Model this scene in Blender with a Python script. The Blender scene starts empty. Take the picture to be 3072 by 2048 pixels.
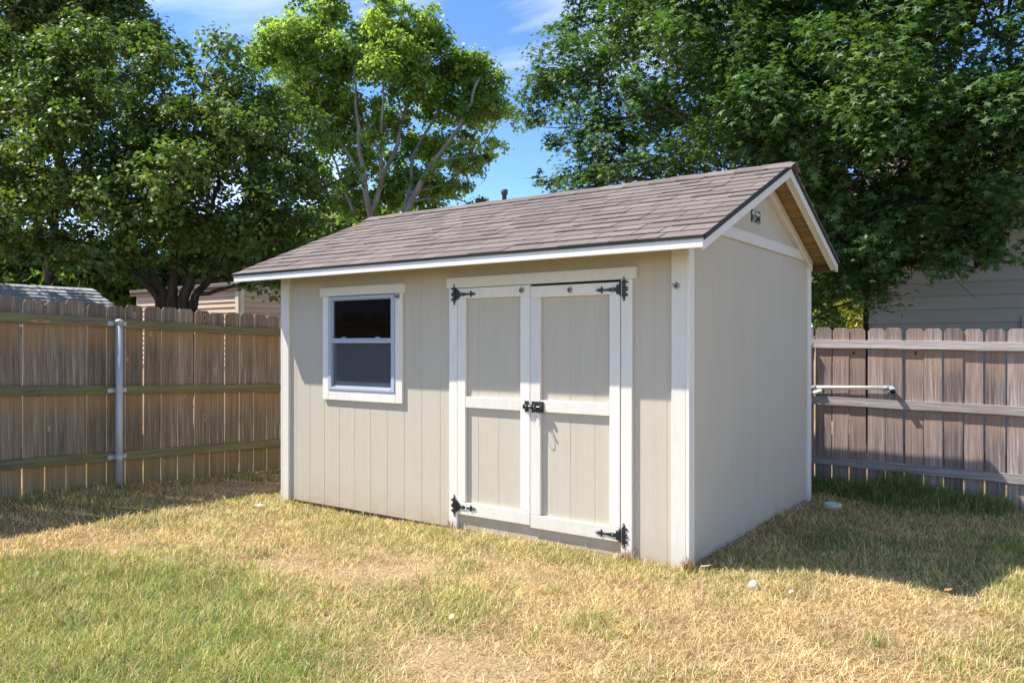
import bpy, bmesh, math, random
import numpy as np
from mathutils import Vector, Matrix, Euler

random.seed(7)
rng = np.random.default_rng(7)
R = math.radians
sc = bpy.context.scene
col = sc.collection

# ------------------------------------------------------------------ camera, sky, sun, exposure
PSI = R(35.5)
CAM = Vector((2.113, -4.987, 1.5))
FW = Vector((-math.sin(PSI), math.cos(PSI), 0)); RT = Vector((math.cos(PSI), math.sin(PSI), 0))
camd = bpy.data.cameras.new('camera'); cam = bpy.data.objects.new('camera', camd); col.objects.link(cam)
cam.location = CAM; cam.rotation_euler = (R(90), 0, PSI)
camd.sensor_width = 36.0; camd.lens = 36.0*2365/3072; camd.shift_y = 8/3072
camd.clip_start = 0.05; camd.clip_end = 2000
sc.camera = cam

SUN_DIR = Vector((0.59, 0.33, -0.937)).normalized()          # the way the light travels
SUN_EL = math.asin(-SUN_DIR.z)
SUN_AZ = math.atan2(-SUN_DIR.x, -SUN_DIR.y)                    # clockwise from +Y
world = bpy.data.worlds.new('World'); sc.world = world; world.use_nodes = True
wt = world.node_tree; wn = wt.nodes; wl = wt.links; wn.clear()
wo = wn.new('ShaderNodeOutputWorld'); bg = wn.new('ShaderNodeBackground'); bg.inputs['Strength'].default_value = 0.15
sky = wn.new('ShaderNodeTexSky'); sky.sky_type = 'NISHITA'; sky.sun_disc = False
sky.sun_elevation = SUN_EL; sky.sun_rotation = SUN_AZ
sky.altitude = 2400; sky.air_density = 0.85; sky.dust_density = 0.0; sky.ozone_density = 2.0
# thin high cloud, spread over the whole dome
tc = wn.new('ShaderNodeTexCoord'); sp = wn.new('ShaderNodeSeparateXYZ'); wl.new(tc.outputs['Generated'], sp.inputs[0])
zz = wn.new('ShaderNodeMath'); zz.operation = 'ADD'; zz.inputs[1].default_value = 0.12; wl.new(sp.outputs['Z'], zz.inputs[0])
zm = wn.new('ShaderNodeMath'); zm.operation = 'MAXIMUM'; zm.inputs[1].default_value = 0.05; wl.new(zz.outputs[0], zm.inputs[0])
dx = wn.new('ShaderNodeMath'); dx.operation = 'DIVIDE'; wl.new(sp.outputs['X'], dx.inputs[0]); wl.new(zm.outputs[0], dx.inputs[1])
dy = wn.new('ShaderNodeMath'); dy.operation = 'DIVIDE'; wl.new(sp.outputs['Y'], dy.inputs[0]); wl.new(zm.outputs[0], dy.inputs[1])
cb = wn.new('ShaderNodeCombineXYZ'); wl.new(dx.outputs[0], cb.inputs[0]); wl.new(dy.outputs[0], cb.inputs[1])
cmap = wn.new('ShaderNodeMapping'); cmap.inputs['Rotation'].default_value = (0, 0, R(25)); cmap.inputs['Scale'].default_value = (0.55, 0.9, 1)
cmap.inputs['Location'].default_value = (-4.0, 0.6, 0)
wl.new(cb.outputs[0], cmap.inputs[0])
cn = wn.new('ShaderNodeTexNoise'); cn.inputs['Scale'].default_value = 1.0; cn.inputs['Detail'].default_value = 7; cn.inputs['Roughness'].default_value = 0.55
cn.inputs['Distortion'].default_value = 0.6; wl.new(cmap.outputs[0], cn.inputs['Vector'])
cr = wn.new('ShaderNodeValToRGB'); cr.color_ramp.elements[0].position = 0.485; cr.color_ramp.elements[0].color = (0, 0, 0, 1)
cr.color_ramp.elements[1].position = 0.78; cr.color_ramp.elements[1].color = (0.8, 0.8, 0.8, 1); wl.new(cn.outputs[0], cr.inputs[0])
hsv = wn.new('ShaderNodeHueSaturation'); hsv.inputs['Saturation'].default_value = 1.15; hsv.inputs['Hue'].default_value = 0.504; hsv.inputs['Value'].default_value = 1.0
wl.new(sky.outputs[0], hsv.inputs['Color'])
cmix = wn.new('ShaderNodeMix'); cmix.data_type = 'RGBA'; wl.new(cr.outputs[0], cmix.inputs['Factor']); wl.new(hsv.outputs[0], cmix.inputs[6])
cmix.inputs[7].default_value = (7.2, 7.0, 6.9, 1)
wl.new(cmix.outputs[2], bg.inputs['Color']); wl.new(bg.outputs[0], wo.inputs[0])

sund = bpy.data.lights.new('sun', 'SUN'); sund.energy = 4.0; sund.angle = R(0.53); sund.color = (1.0, 0.955, 0.875)
sun = bpy.data.objects.new('sun', sund); col.objects.link(sun)
sun.rotation_euler = SUN_DIR.to_track_quat('-Z', 'Y').to_euler(); sun.location = (-20, -12, 30)
vs = sc.view_settings; vs.view_transform = 'Standard'; vs.look = 'None'; vs.exposure = 1.10; vs.gamma = 1.0; vs.use_curve_mapping = False

def at(px, py, d):                    # photo pixel (3072 wide) and depth in metres -> a point of the place
    return CAM + (FW + RT*((px-1536)/2365) - Vector((0, 0, 1))*((py-1032)/2365))*d

# ------------------------------------------------------------------ helpers
def obj(name, me, parent=None, mat=None, **props):
    o = bpy.data.objects.new(name, me); col.objects.link(o)
    if parent is not None: o.parent = parent
    if mat is not None:
        if len(me.materials) == 0: me.materials.append(mat)
    for k, v in props.items(): o[k] = v
    return o
def empty(name, loc=(0, 0, 0), **props):
    o = bpy.data.objects.new(name, None); col.objects.link(o); o.location = loc; o.empty_display_size = 0.2
    for k, v in props.items(): o[k] = v
    return o
def mesh(name, verts, faces, smooth=False):
    me = bpy.data.meshes.new(name); me.from_pydata([tuple(v) for v in verts], [], [tuple(f) for f in faces]); me.update()
    if smooth: me.polygons.foreach_set('use_smooth', [True]*len(me.polygons))
    return me
class MB:
    def __init__(s): s.v = []; s.f = []
    def add(s, v, f):
        n = len(s.v); s.v += [tuple(p) for p in v]; s.f += [tuple(i+n for i in q) for q in f]; return s
    def box(s, x0, x1, y0, y1, z0, z1):
        v = [(x0,y0,z0),(x1,y0,z0),(x1,y1,z0),(x0,y1,z0),(x0,y0,z1),(x1,y0,z1),(x1,y1,z1),(x0,y1,z1)]
        return s.add(v, [(0,3,2,1),(4,5,6,7),(0,1,5,4),(1,2,6,5),(2,3,7,6),(3,0,4,7)])
    def prism(s, pts, fn, d0, d1):    # 2-D outline pts, fn(u,v,d)->xyz, between depths d0 and d1
        n = len(pts); v = [fn(u, w, d0) for u, w in pts]+[fn(u, w, d1) for u, w in pts]
        f = [tuple(range(n-1, -1, -1)), tuple(range(n, 2*n))]+[(i, (i+1) % n, n+(i+1) % n, n+i) for i in range(n)]
        return s.add(v, f)
    def tube(s, path, rad, seg=8, cap=True):
        path = [Vector(p) for p in path]; rad = rad if hasattr(rad, '__len__') else [rad]*len(path)
        v = []; f = []; m = len(path); up = None
        for i, p in enumerate(path):
            t = (path[min(i+1, m-1)]-path[max(i-1, 0)]).normalized()
            if up is None: up = Vector((0, 0, 1)) if abs(t.z) < .9 else Vector((1, 0, 0))
            a = (up - t*up.dot(t)).normalized(); b = t.cross(a); up = a
            for k in range(seg):
                an = 2*math.pi*k/seg; v.append(p+(a*math.cos(an)+b*math.sin(an))*rad[i])
        for i in range(m-1):
            for k in range(seg):
                f.append((i*seg+k, i*seg+(k+1) % seg, (i+1)*seg+(k+1) % seg, (i+1)*seg+k))
        if cap: f.append(tuple(range(seg-1, -1, -1))); f.append(tuple(range((m-1)*seg, m*seg)))
        return s.add(v, f)
    def lathe(s, prof, c, axis='z', seg=16):
        v = []; f = []; m = len(prof)
        for r, h in prof:
            for k in range(seg):
                an = 2*math.pi*k/seg; a, b = r*math.cos(an), r*math.sin(an)
                p = (a, b, h) if axis == 'z' else ((a, -h, b) if axis == 'y' else (h, a, b))
                v.append((c[0]+p[0], c[1]+p[1], c[2]+p[2]))
        for i in range(m-1):
            for k in range(seg): f.append((i*seg+k, i*seg+(k+1) % seg, (i+1)*seg+(k+1) % seg, (i+1)*seg+k))
        f.append(tuple(range(seg-1, -1, -1))); f.append(tuple(range((m-1)*seg, m*seg)))
        return s.add(v, f)
    def mesh(s, name, smooth=False, bevel=0.0):
        me = mesh(name, s.v, s.f, smooth)
        bm = bmesh.new(); bm.from_mesh(me)
        bmesh.ops.recalc_face_normals(bm, faces=bm.faces)
        if bevel > 0:
            es = [e for e in bm.edges if len(e.link_faces) == 2 and e.calc_face_angle(0) > 0.6]
            bmesh.ops.bevel(bm, geom=es, offset=bevel, segments=1, affect='EDGES', profile=0.5)
        bm.to_mesh(me); bm.free()
        return me
def boxobj(name, x0, x1, y0, y1, z0, z1, mat, parent, bevel=0.0025, **props):
    return obj(name, MB().box(x0, x1, y0, y1, z0, z1).mesh(name, bevel=bevel), parent, mat, **props)

def bulk(name, verts, tris=None, quads=None, colors=None, mat=None, parent=None, **props):
    """big meshes from numpy arrays; colors per vertex go to the attribute Col"""
    me = bpy.data.meshes.new(name); n = len(verts)
    nt = 0 if tris is None else len(tris); nq = 0 if quads is None else len(quads)
    me.vertices.add(n); me.vertices.foreach_set('co', np.ascontiguousarray(verts, dtype=np.float32).ravel())
    li = []
    if nt: li.append(tris.ravel())
    if nq: li.append(quads.ravel())
    li = np.concatenate(li).astype(np.int32); me.loops.add(len(li)); me.loops.foreach_set('vertex_index', li)
    me.polygons.add(nt+nq)
    starts = np.concatenate([np.arange(nt)*3, nt*3+np.arange(nq)*4]).astype(np.int32)
    me.polygons.foreach_set('loop_start', starts)
    me.update(calc_edges=True); 
    if colors is not None:
        at_ = me.attributes.new('Col', 'FLOAT_COLOR', 'POINT')
        c4 = np.ones((n, 4), np.float32); c4[:, :3] = colors; at_.data.foreach_set('color', c4.ravel())
    return obj(name, me, parent, mat, **props)

# ------------------------------------------------------------------ materials
class M:
    def __init__(s, name, rough=0.6, spec=0.4, color=(0.5, 0.5, 0.5), metal=0.0):
        s.m = bpy.data.materials.new(name); s.m.use_nodes = True; s.t = s.m.node_tree; s.n = s.t.nodes; s.l = s.t.links
        s.p = s.n['Principled BSDF']; s.p.inputs['Roughness'].default_value = rough
        s.p.inputs['Specular IOR Level'].default_value = spec; s.p.inputs['Metallic'].default_value = metal
        s.p.inputs['Base Color'].default_value = (*color, 1); s.out = s.n['Material Output']
    def node(s, t, **kw):
        n = s.n.new(t)
        for k, v in kw.items(): setattr(n, k, v)
        return n
    def coords(s, scale=(1, 1, 1), kind='Object', rand=0.0):
        t = s.node('ShaderNodeTexCoord'); mp = s.node('ShaderNodeMapping'); mp.inputs['Scale'].default_value = scale
        if rand:
            oi = s.node('ShaderNodeObjectInfo'); mu = s.node('ShaderNodeMath', operation='MULTIPLY'); mu.inputs[1].default_value = rand
            s.l.new(oi.outputs['Random'], mu.inputs[0]); s.l.new(mu.outputs[0], mp.inputs['Location'])
        s.l.new(t.outputs[kind], mp.inputs[0]); return mp.outputs[0]
    def noise(s, vec, scale=1.0, detail=4, rough=0.55, dist=0.0):
        n = s.node('ShaderNodeTexNoise'); n.inputs['Scale'].default_value = scale; n.inputs['Detail'].default_value = detail
        n.inputs['Roughness'].default_value = rough; n.inputs['Distortion'].default_value = dist; s.l.new(vec, n.inputs['Vector']); return n.outputs[0]
    def ramp(s, fac, stops):
        r = s.node('ShaderNodeValToRGB'); e = r.color_ramp.elements
        while len(e) < len(stops): e.new(0.5)
        for i, (p, c) in enumerate(stops):
            e[i].position = p; e[i].color = (*c, 1) if hasattr(c, '__len__') else (c, c, c, 1)
        s.l.new(fac, r.inputs[0]); return r.outputs[0]
    def mix(s, fac, a, b, mode='MIX'):
        n = s.node('ShaderNodeMix', data_type='RGBA', blend_type=mode)
        for sock, v in ((n.inputs['Factor'], fac), (n.inputs[6], a), (n.inputs[7], b)):
            if hasattr(v, 'is_linked'): s.l.new(v, sock)
            elif hasattr(v, '__len__'): sock.default_value = (*v, 1)
            else: sock.default_value = v
        return n.outputs[2]
    def math(s, op, a, b=0.0, c=None, clamp=False):
        n = s.node('ShaderNodeMath', operation=op); n.use_clamp = clamp
        for i, v in enumerate((a, b) if c is None else (a, b, c)):
            if hasattr(v, 'is_linked'): s.l.new(v, n.inputs[i])
            else: n.inputs[i].default_value = v
        return n.outputs[0]
    def rand(s): return s.node('ShaderNodeObjectInfo').outputs['Random']
    def color(s, c): s.l.new(c, s.p.inputs['Base Color'])
    def rough(s, c): s.l.new(c, s.p.inputs['Roughness'])
    def bump(s, h, strength=0.3, dist=0.01):
        b = s.node('ShaderNodeBump'); b.inputs['Strength'].default_value = strength; b.inputs['Distance'].default_value = dist
        s.l.new(h, b.inputs['Height']); s.l.new(b.outputs[0], s.p.inputs['Normal'])
    def sep(s, kind='Object'):
        t = s.node('ShaderNodeTexCoord'); x = s.node('ShaderNodeSeparateXYZ'); s.l.new(t.outputs[kind], x.inputs[0]); return x.outputs

def siding_paint(name, base, dirt, axis='x', grain=0.35):
    a = M(name, 0.62, 0.3)
    v = a.coords((26, 26, 1.5)); g = a.noise(v, 1.0, 5, 0.6, 1.6)
    v2 = a.coords((1, 1, 1)); big = a.noise(v2, 1.3, 3, 0.6)
    c = a.mix(a.ramp(big, [(0.3, 0.0), (0.75, 0.5)]), base, tuple(x*0.9 for x in base))
    c = a.mix(a.ramp(g, [(0.35, 0.12), (0.6, 0.0)]), c, tuple(x*0.7 for x in base))
    z = a.sep()[2]; n2 = a.noise(a.coords((5, 5, 9)), 1.0, 4, 0.65)
    low = a.math('SUBTRACT', 0.34, z); low = a.math('MULTIPLY', low, 3.0, clamp=True); low = a.math('MULTIPLY', low, low); low = a.math('MULTIPLY', low, a.ramp(n2, [(0.3, 0.1), (0.75, 1.0)]))
    c = a.mix(a.math('MULTIPLY', low, 0.9), c, dirt)
    sp_ = a.noise(a.coords((60, 60, 60)), 1.0, 2, 0.5); c = a.mix(a.ramp(sp_, [(0.74, 0.0), (0.80, 0.5)]), c, (0.16, 0.13, 0.10))
    stn = a.noise(a.coords((11, 11, 0.35)), 1.0, 5, 0.62); c = a.mix(a.ramp(stn, [(0.50, 0.0), (0.78, 0.28)]), c, tuple(x*0.74 for x in base))
    fine_ = a.noise(a.coords((90, 90, 3.0)), 1.0, 3, 0.6); c = a.mix(a.ramp(fine_, [(0.32, 0.09), (0.55, 0.0)]), c, tuple(x*0.6 for x in base))
    a.color(c); a.bump(a.math('ADD', g, a.math('MULTIPLY', fine_, 0.35)), grain, 0.004); return a.m
def board_paint(name, base, dirt=(0.35, 0.28, 0.2), grain=0.42, rand=0.07, scale=(9, 9, 9)):
    a = M(name, 0.5, 0.35)
    v = a.coords(scale, rand=31.0); g = a.noise(v, 1.0, 6, 0.65, 0.8); n = a.noise(a.coords((1.7, 1.7, 1.7), rand=17.0), 1.0, 4, 0.6)
    c = a.mix(a.ramp(n, [(0.4, 0.0), (0.8, 0.35)]), base, tuple(x*0.86 for x in base))
    sp_ = a.noise(a.coords((38, 38, 38), rand=11.0), 1.0, 3, 0.6); c = a.mix(a.ramp(sp_, [(0.72, 0.0), (0.77, 0.6)]), c, dirt)
    gr_ = a.noise(a.coords((30, 30, 5), rand=19.0), 1.0, 5, 0.65, 0.6); c = a.mix(a.ramp(gr_, [(0.34, 0.30), (0.52, 0.0)]), c, tuple(x*0.78 for x in base))
    zl = a.math('SUBTRACT', 0.22, a.sep()[2]); zl = a.math('MULTIPLY', zl, 4.0, clamp=True); c = a.mix(a.math('MULTIPLY', zl, a.ramp(n, [(0.35, 0.1), (0.7, 0.6)])), c, (0.50, 0.40, 0.28))
    rr = a.math('MULTIPLY_ADD', a.rand(), rand*2, 1.0-rand); cc = a.node('ShaderNodeCombineColor')
    for i in range(3): a.l.new(rr, cc.inputs[i])
    c = a.mix(1.0, c, cc.outputs[0], 'MULTIPLY')
    a.color(c); a.bump(g, grain, 0.004); return a.m

WALL = siding_paint('shed_siding_paint', (0.585, 0.52, 0.415), (0.44, 0.33, 0.21))
TRIM = board_paint('cream_trim_paint', (0.80, 0.75, 0.665))
TRIMW = board_paint('white_fascia_paint', (0.82, 0.79, 0.735), grain=0.3)
BLACK = M('black_iron', 0.42, 0.5, (0.012, 0.012, 0.014)).m
def metal(name, c, rough=0.35):
    a = M(name, rough, 0.5, c, 1.0); n = a.noise(a.coords((30, 30, 6)), 1.0, 4); a.rough(a.ramp(n, [(0.3, rough-0.08), (0.7, rough+0.2)]))
    a.color(a.mix(a.ramp(a.noise(a.coords((4, 4, 4)), 1.0, 4), [(0.4, 0.0), (0.75, 0.7)]), c, tuple(x*0.65 for x in c))); return a.m
GALV = M('galvanised_steel', 0.55, 0.5, (0.46, 0.46, 0.475), 0.35).m
STEEL = metal('worn_zinc', (0.42, 0.41, 0.40), 0.4)
ALU = M('window_aluminium_paint', 0.4, 0.5, (0.43, 0.485, 0.575)).m
DARKEDGE = M('dark_drip_edge', 0.5, 0.4, (0.035, 0.032, 0.03)).m
HOLE_SHADE = M('hole_shade_black', 0.6, 0.4, (0.015, 0.015, 0.016)).m  # black that stands in for the dark inside of an open pipe
PVC = M('white_pvc', 0.4, 0.45, (0.86, 0.79, 0.65)).m
GREYPVC = M('grey_pvc_fitting', 0.45, 0.45, (0.30, 0.32, 0.35)).m

def shingle_mat(name, c1, c2, c3):
    a = M(name, 0.92, 0.15)
    r = a.rand(); base = a.ramp(r, [(0.0, c1), (0.5, c2), (1.0, c3)])
    g = a.noise(a.coords((240, 240, 240), rand=7.0), 1.0, 2, 0.7); b = a.noise(a.coords((4, 4, 4), kind='Object', rand=9.0), 1.0, 4, 0.6)
    c = a.mix(a.ramp(g, [(0.35, 0.55), (0.6, 0.0)]), base, tuple(x*0.45 for x in c2))
    c = a.mix(a.ramp(g, [(0.62, 0.0), (0.72, 0.55)]), c, tuple(min(1, x*1.9) for x in c2))
    c = a.mix(a.ramp(b, [(0.45, 0.0), (0.8, 0.4)]), c, tuple(x*0.75 for x in c1))
    a.color(c); a.bump(g, 0.5, 0.003); return a.m
SHINGLE = shingle_mat('brown_asphalt_shingle', (0.178, 0.144, 0.126), (0.216, 0.177, 0.157), (0.258, 0.215, 0.193))
SHINGLEG = shingle_mat('grey_asphalt_shingle', (0.33, 0.345, 0.37), (0.39, 0.405, 0.43), (0.45, 0.46, 0.485))

def ply_mat():
    a = M('weathered_plywood', 0.8, 0.2)
    g = a.noise(a.coords((3, 5, 5)), 1.0, 4, 0.6, 0.6); w = a.noise(a.coords((1.4, 26, 26)), 1.0, 5, 0.65, 1.4)
    c = a.ramp(w, [(0.32, (0.20, 0.115, 0.045)), (0.5, (0.36, 0.225, 0.095)), (0.68, (0.48, 0.33, 0.155))])
    c = a.mix(a.ramp(g, [(0.45, 0.0), (0.75, 0.6)]), c, (0.20, 0.13, 0.06)); a.color(c); return a.m
PLY = ply_mat()
RAW = M('raw_brown_lumber', 0.8, 0.2, (0.13, 0.075, 0.035)).m

def fence_mat(name, dark, mid, light, warm, warm_amt, rails=None, algae=0.0, horizontal=False):
    """weathered cedar: grain streaks along the board, knots, a different tone for each board"""
    a = M(name, 0.85, 0.15)
    L = (1, 1, 1)
    if horizontal == 'x': L = (0.9, 38, 38)
    elif horizontal == 'y': L = (38, 0.9, 38)
    else: L = (38, 38, 0.9)
    st = a.noise(a.coords(L, rand=53.0), 1.0, 6, 0.62, 0.9)
    fine = a.noise(a.coords(tuple(x*4 for x in L), rand=23.0), 1.0, 3, 0.6, 0.3)
    c = a.ramp(st, [(0.33, dark), (0.5, mid), (0.66, light)])
    c = a.mix(a.ramp(fine, [(0.35, 0.55), (0.6, 0.0)]), c, tuple(x*0.5 for x in dark))
    # cathedral figure
    w = a.node('ShaderNodeTexWave'); w.wave_type = 'RINGS'; w.rings_direction = 'SPHERICAL'; w.inputs['Scale'].default_value = 3.2; w.inputs['Distortion'].default_value = 5.0
    w.inputs['Detail'].default_value = 3; w.inputs['Detail Scale'].default_value = 1.6
    LW = tuple({0.9: 0.35, 38: 5.5}[x] for x in L); a.l.new(a.coords(LW, rand=41.0), w.inputs['Vector'])
    c = a.mix(a.ramp(w.outputs[0], [(0.0, 0.55), (0.38, 0.0)]), c, tuple(x*0.5 for x in mid))
    # tone of the board
    r = a.rand(); tone = a.ramp(r, [(0.0, 0.58), (0.5, 0.92), (1.0, 1.3)])
    c = a.mix(1.0, c, tone, 'MULTIPLY')
    r2 = a.math('FRACT', a.math('MULTIPLY', r, 7.31)); c = a.mix(a.math('MULTIPLY', r2, 0.55*warm_amt), c, a.mix(st, tuple(x*0.6 for x in warm), warm))
    z = a.sep()[2]
    if rails:       # sheltered, unweathered wood just below each rail: an amber stain that runs down in streaks
        sv = a.noise(a.coords((24, 24, 1.2), rand=61.0), 1.0, 4, 0.6)
        tot = None
        for zr in rails:
            d = a.math('SUBTRACT', zr, z); k = a.math('MULTIPLY_ADD', sv, 0.55, 0.02)
            q = a.math('DIVIDE', d, k); q = a.math('SUBTRACT', 1.0, q, clamp=True); pos = a.math('GREATER_THAN', d, -0.02)
            q = a.math('MULTIPLY', q, pos); tot = q if tot is None else a.math('MAXIMUM', tot, q)
        c = a.mix(a.math('MULTIPLY', tot, 0.8), c, a.mix(st, tuple(x*0.6 for x in warm), warm))
    if algae:
        al = a.noise(a.coords((3, 3, 6) if horizontal else (9, 9, 3), rand=77.0), 1.0, 5, 0.65)
        if horizontal: msk = a.ramp(al, [(0.36, 0.0), (0.60, 1.0)])
        else:
            lowz = a.math('SUBTRACT', 0.75, z); lowz = a.math('MULTIPLY', lowz, 1.3, clamp=True); msk = a.math('MULTIPLY', a.ramp(al, [(0.35, 0.0), (0.7, 1.0)]), lowz)
        c = a.mix(a.math('MULTIPLY', msk, algae), c, (0.19, 0.195, 0.055))
    kn = a.node('ShaderNodeTexVoronoi'); kn.inputs['Scale'].default_value = 1.0; kn.inputs['Randomness'].default_value = 1.0
    KL = (1.1, 7, 7) if horizontal == 'x' else ((7, 1.1, 7) if horizontal == 'y' else (5.2, 5.2, 2.6)); a.l.new(a.coords(KL, rand=91.0), kn.inputs['Vector'])
    ring = a.ramp(kn.outputs[0], [(0.035, (0.03, 0.018, 0.01)), (0.06, (0.16, 0.09, 0.045)), (0.085, (0.5, 0.33, 0.2))]); km = a.ramp(kn.outputs[0], [(0.085, 0.85), (0.12, 0.0)])
    c = a.mix(km, c, ring)
    a.color(c); a.bump(a.math('ADD', st, a.math('MULTIPLY', fine, 0.6)), 0.35, 0.006); return a.m
FENCE_L = fence_mat('brown_cedar_picket', (0.130, 0.102, 0.080), (0.265, 0.210, 0.165), (0.43, 0.35, 0.275), (0.46, 0.275, 0.125), 0.35, rails=(1.605, 0.948, 0.292), algae=0.5)
RAIL_L = fence_mat('mossy_fence_rail', (0.10, 0.082, 0.060), (0.20, 0.168, 0.122), (0.32, 0.275, 0.205), (0.25, 0.20, 0.11), 0.3, algae=0.62, horizontal='y')
FENCE_R = fence_mat('grey_cedar_picket', (0.21, 0.155, 0.135), (0.40, 0.315, 0.28), (0.58, 0.485, 0.445), (0.50, 0.33, 0.23), 0.6, rails=(1.585, 0.985))
RAIL_R = fence_mat('silver_fence_rail', (0.34, 0.29, 0.265), (0.55, 0.485, 0.45), (0.68, 0.62, 0.585), (0.44, 0.33, 0.25), 0.3, horizontal='x')

def leaf_mat(name, trans=0.35, rough=0.42, spec=0.5, tcol=(0.9, 1.0, 0.35)):
    a = M(name, rough, spec); at_ = a.node('ShaderNodeVertexColor', layer_name='Col'); c = at_.outputs[0]
    a.color(c); tr = a.node('ShaderNodeBsdfTranslucent'); mc = a.mix(1.0, c, tcol, 'MULTIPLY'); mc = a.mix(1.0, mc, (2.2, 2.2, 2.2), 'MULTIPLY'); a.l.new(mc, tr.inputs[0])
    ms = a.node('ShaderNodeMixShader'); ms.inputs[0].default_value = trans; a.l.new(a.p.outputs[0], ms.inputs[1]); a.l.new(tr.outputs[0], ms.inputs[2]); a.l.new(ms.outputs[0], a.out.inputs[0])
    return a.m
LEAF_D = leaf_mat('pear_leaf', 0.28, 0.52, 0.35)
LEAF_S = leaf_mat('sweetgum_leaf', 0.25, 0.52, 0.30)
LEAF_M = leaf_mat('cottonwood_leaf', 0.52, 0.5, 0.3)
GRASSM = leaf_mat('grass_blade', 0.25, 0.65, 0.2, (1.0, 0.95, 0.6))
def bark(name, c1, c2):
    a = M(name, 0.9, 0.15); n = a.noise(a.coords((9, 9, 2.2)), 1.0, 5, 0.65, 0.5); a.color(a.ramp(n, [(0.3, c1), (0.65, c2)])); a.bump(n, 0.6, 0.03); return a.m
BARK_D = bark('dark_bark', (0.03, 0.023, 0.018), (0.085, 0.066, 0.05))
BARK_P = bark('pale_bark', (0.14, 0.125, 0.10), (0.30, 0.275, 0.235))

# ------------------------------------------------------------------ terrain
_g = np.random.default_rng(3); _ph = _g.uniform(0, 6.28, (8, 2)); _fr = _g.normal(0, 1, (8, 2))
def ground_z(x, y):
    x = np.asarray(x, float); y = np.asarray(y, float)
    t = np.clip((-4.1-x)/1.5, 0, 1); yy = np.clip(y, -5, 4)
    z = t*(0.05-0.043*(yy+0.2))
    z = z-0.045*np.exp(-((x+3.6)/1.2)**2-((y-0.15)/0.55)**2)
    z = z-0.05*np.clip((y-1.6)/2.0, 0, 1)*np.clip((x+0.5)/1.5, 0, 1)
    for i in range(8): z = z+0.0028*np.sin(_fr[i, 0]*2.6*x+_fr[i, 1]*2.6*y+_ph[i, 0])
    return z
def vnoise(x, y, scale, seed):
    """smooth value noise in plan"""
    g = np.random.default_rng(seed); T = g.random((64, 64)); x = np.asarray(x)*scale; y = np.asarray(y)*scale
    xi = np.floor(x).astype(int); yi = np.floor(y).astype(int); fx = x-xi; fy = y-yi; fx = fx*fx*(3-2*fx); fy = fy*fy*(3-2*fy)
    a = T[xi % 64, yi % 64]; b = T[(xi+1) % 64, yi % 64]; c = T[xi % 64, (yi+1) % 64]; d = T[(xi+1) % 64, (yi+1) % 64]
    return (a*(1-fx)+b*fx)*(1-fy)+(c*(1-fx)+d*fx)*fy
def fbm(x, y, scale, seed): return (vnoise(x, y, scale, seed)+0.5*vnoise(x, y, scale*2.1, seed+1)+0.25*vnoise(x, y, scale*4.3, seed+2))/1.75
def greenness(x, y):
    x = np.asarray(x, float); y = np.asarray(y, float)
    # living lawn in the near left corner, dry straw elsewhere, shaded green behind the shed
    s = np.minimum(np.minimum((-1.15-x)*0.62+(-2.10-y)*0.78, (-1.70-y)*1.2), ((x+3.05)-(y+1.70))*0.9)
    s = s+0.9*(fbm(x, y, 1.1, 5)-0.5)+0.5*(fbm(x, y, 4.0, 25)-0.5)
    g = np.clip(0.40+s*1.0, 0, 0.72)
    rear = np.clip((x+0.1)*1.5, 0, 1)*np.clip((y-0.15)*1.0, 0, 1); g = np.maximum(g, rear*np.clip(0.25+1.3*(fbm(x, y, 1.6, 9)-0.3), 0, 0.8))
    p = fbm(x, y, 2.3, 11); g = np.maximum(g, np.clip((p-0.60)*3.0, 0, 0.45))
    q = fbm(x, y, 0.9, 15); g = np.maximum(g, np.clip((q-0.46)*2.2, 0, 0.35)*np.clip((y+3.6)*.8, 0, 1))
    return g
xs = np.concatenate([[-900, -300, -120, -60, -35, -22, -15, -11], np.arange(-8, 6.01, 0.12), [9, 14, 22, 40, 90, 300, 900]])
ys = np.concatenate([[-900, -300, -100, -40, -20, -12], np.arange(-7, 8.01, 0.12), [11, 16, 24, 40, 80, 200, 500, 900]])
X, Y = np.meshgrid(xs, ys, indexing='ij'); Z = ground_z(X, Y)
Z = np.where((np.abs(X) > 20) | (np.abs(Y) > 20), 0.0, Z)
nx, ny = X.shape; idx = np.arange(nx*ny).reshape(nx, ny)
quads = np.stack([idx[:-1, :-1], idx[1:, :-1], idx[1:, 1:], idx[:-1, 1:]], -1).reshape(-1, 4)
G = greenness(X, Y).ravel()
B_ = np.clip((fbm(X.ravel(), Y.ravel(), 1.2, 201)-0.50)*7, 0, 1)*(1-np.clip(G*2.2, 0, 1)); gc = np.stack([0.33-0.23*G+0.13*B_, 0.225-0.09*G+0.105*B_, 0.105-0.065*G+0.075*B_], 1)
def soil_mat():
    a = M('thatch_and_soil', 0.95, 0.1); c = a.node('ShaderNodeVertexColor', layer_name='Col').outputs[0]
    n = a.noise(a.coords((55, 55, 55)), 1.0, 5, 0.7); n2 = a.noise(a.coords((7, 7, 7)), 1.0, 5, 0.65)
    c = a.mix(a.ramp(n, [(0.35, 0.65), (0.6, 0.0)]), c, (0.12, 0.085, 0.045)); c = a.mix(a.ramp(n2, [(0.5, 0.0), (0.75, 0.45)]), c, (0.46, 0.33, 0.20))
    a.color(c); a.bump(n, 0.7, 0.02); return a.m
ground = bulk('ground', np.stack([X.ravel(), Y.ravel(), Z.ravel()], 1), None, quads, gc, soil_mat(), None, kind='structure')
ground.data.polygons.foreach_set('use_smooth', [True]*len(ground.data.polygons))

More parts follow.
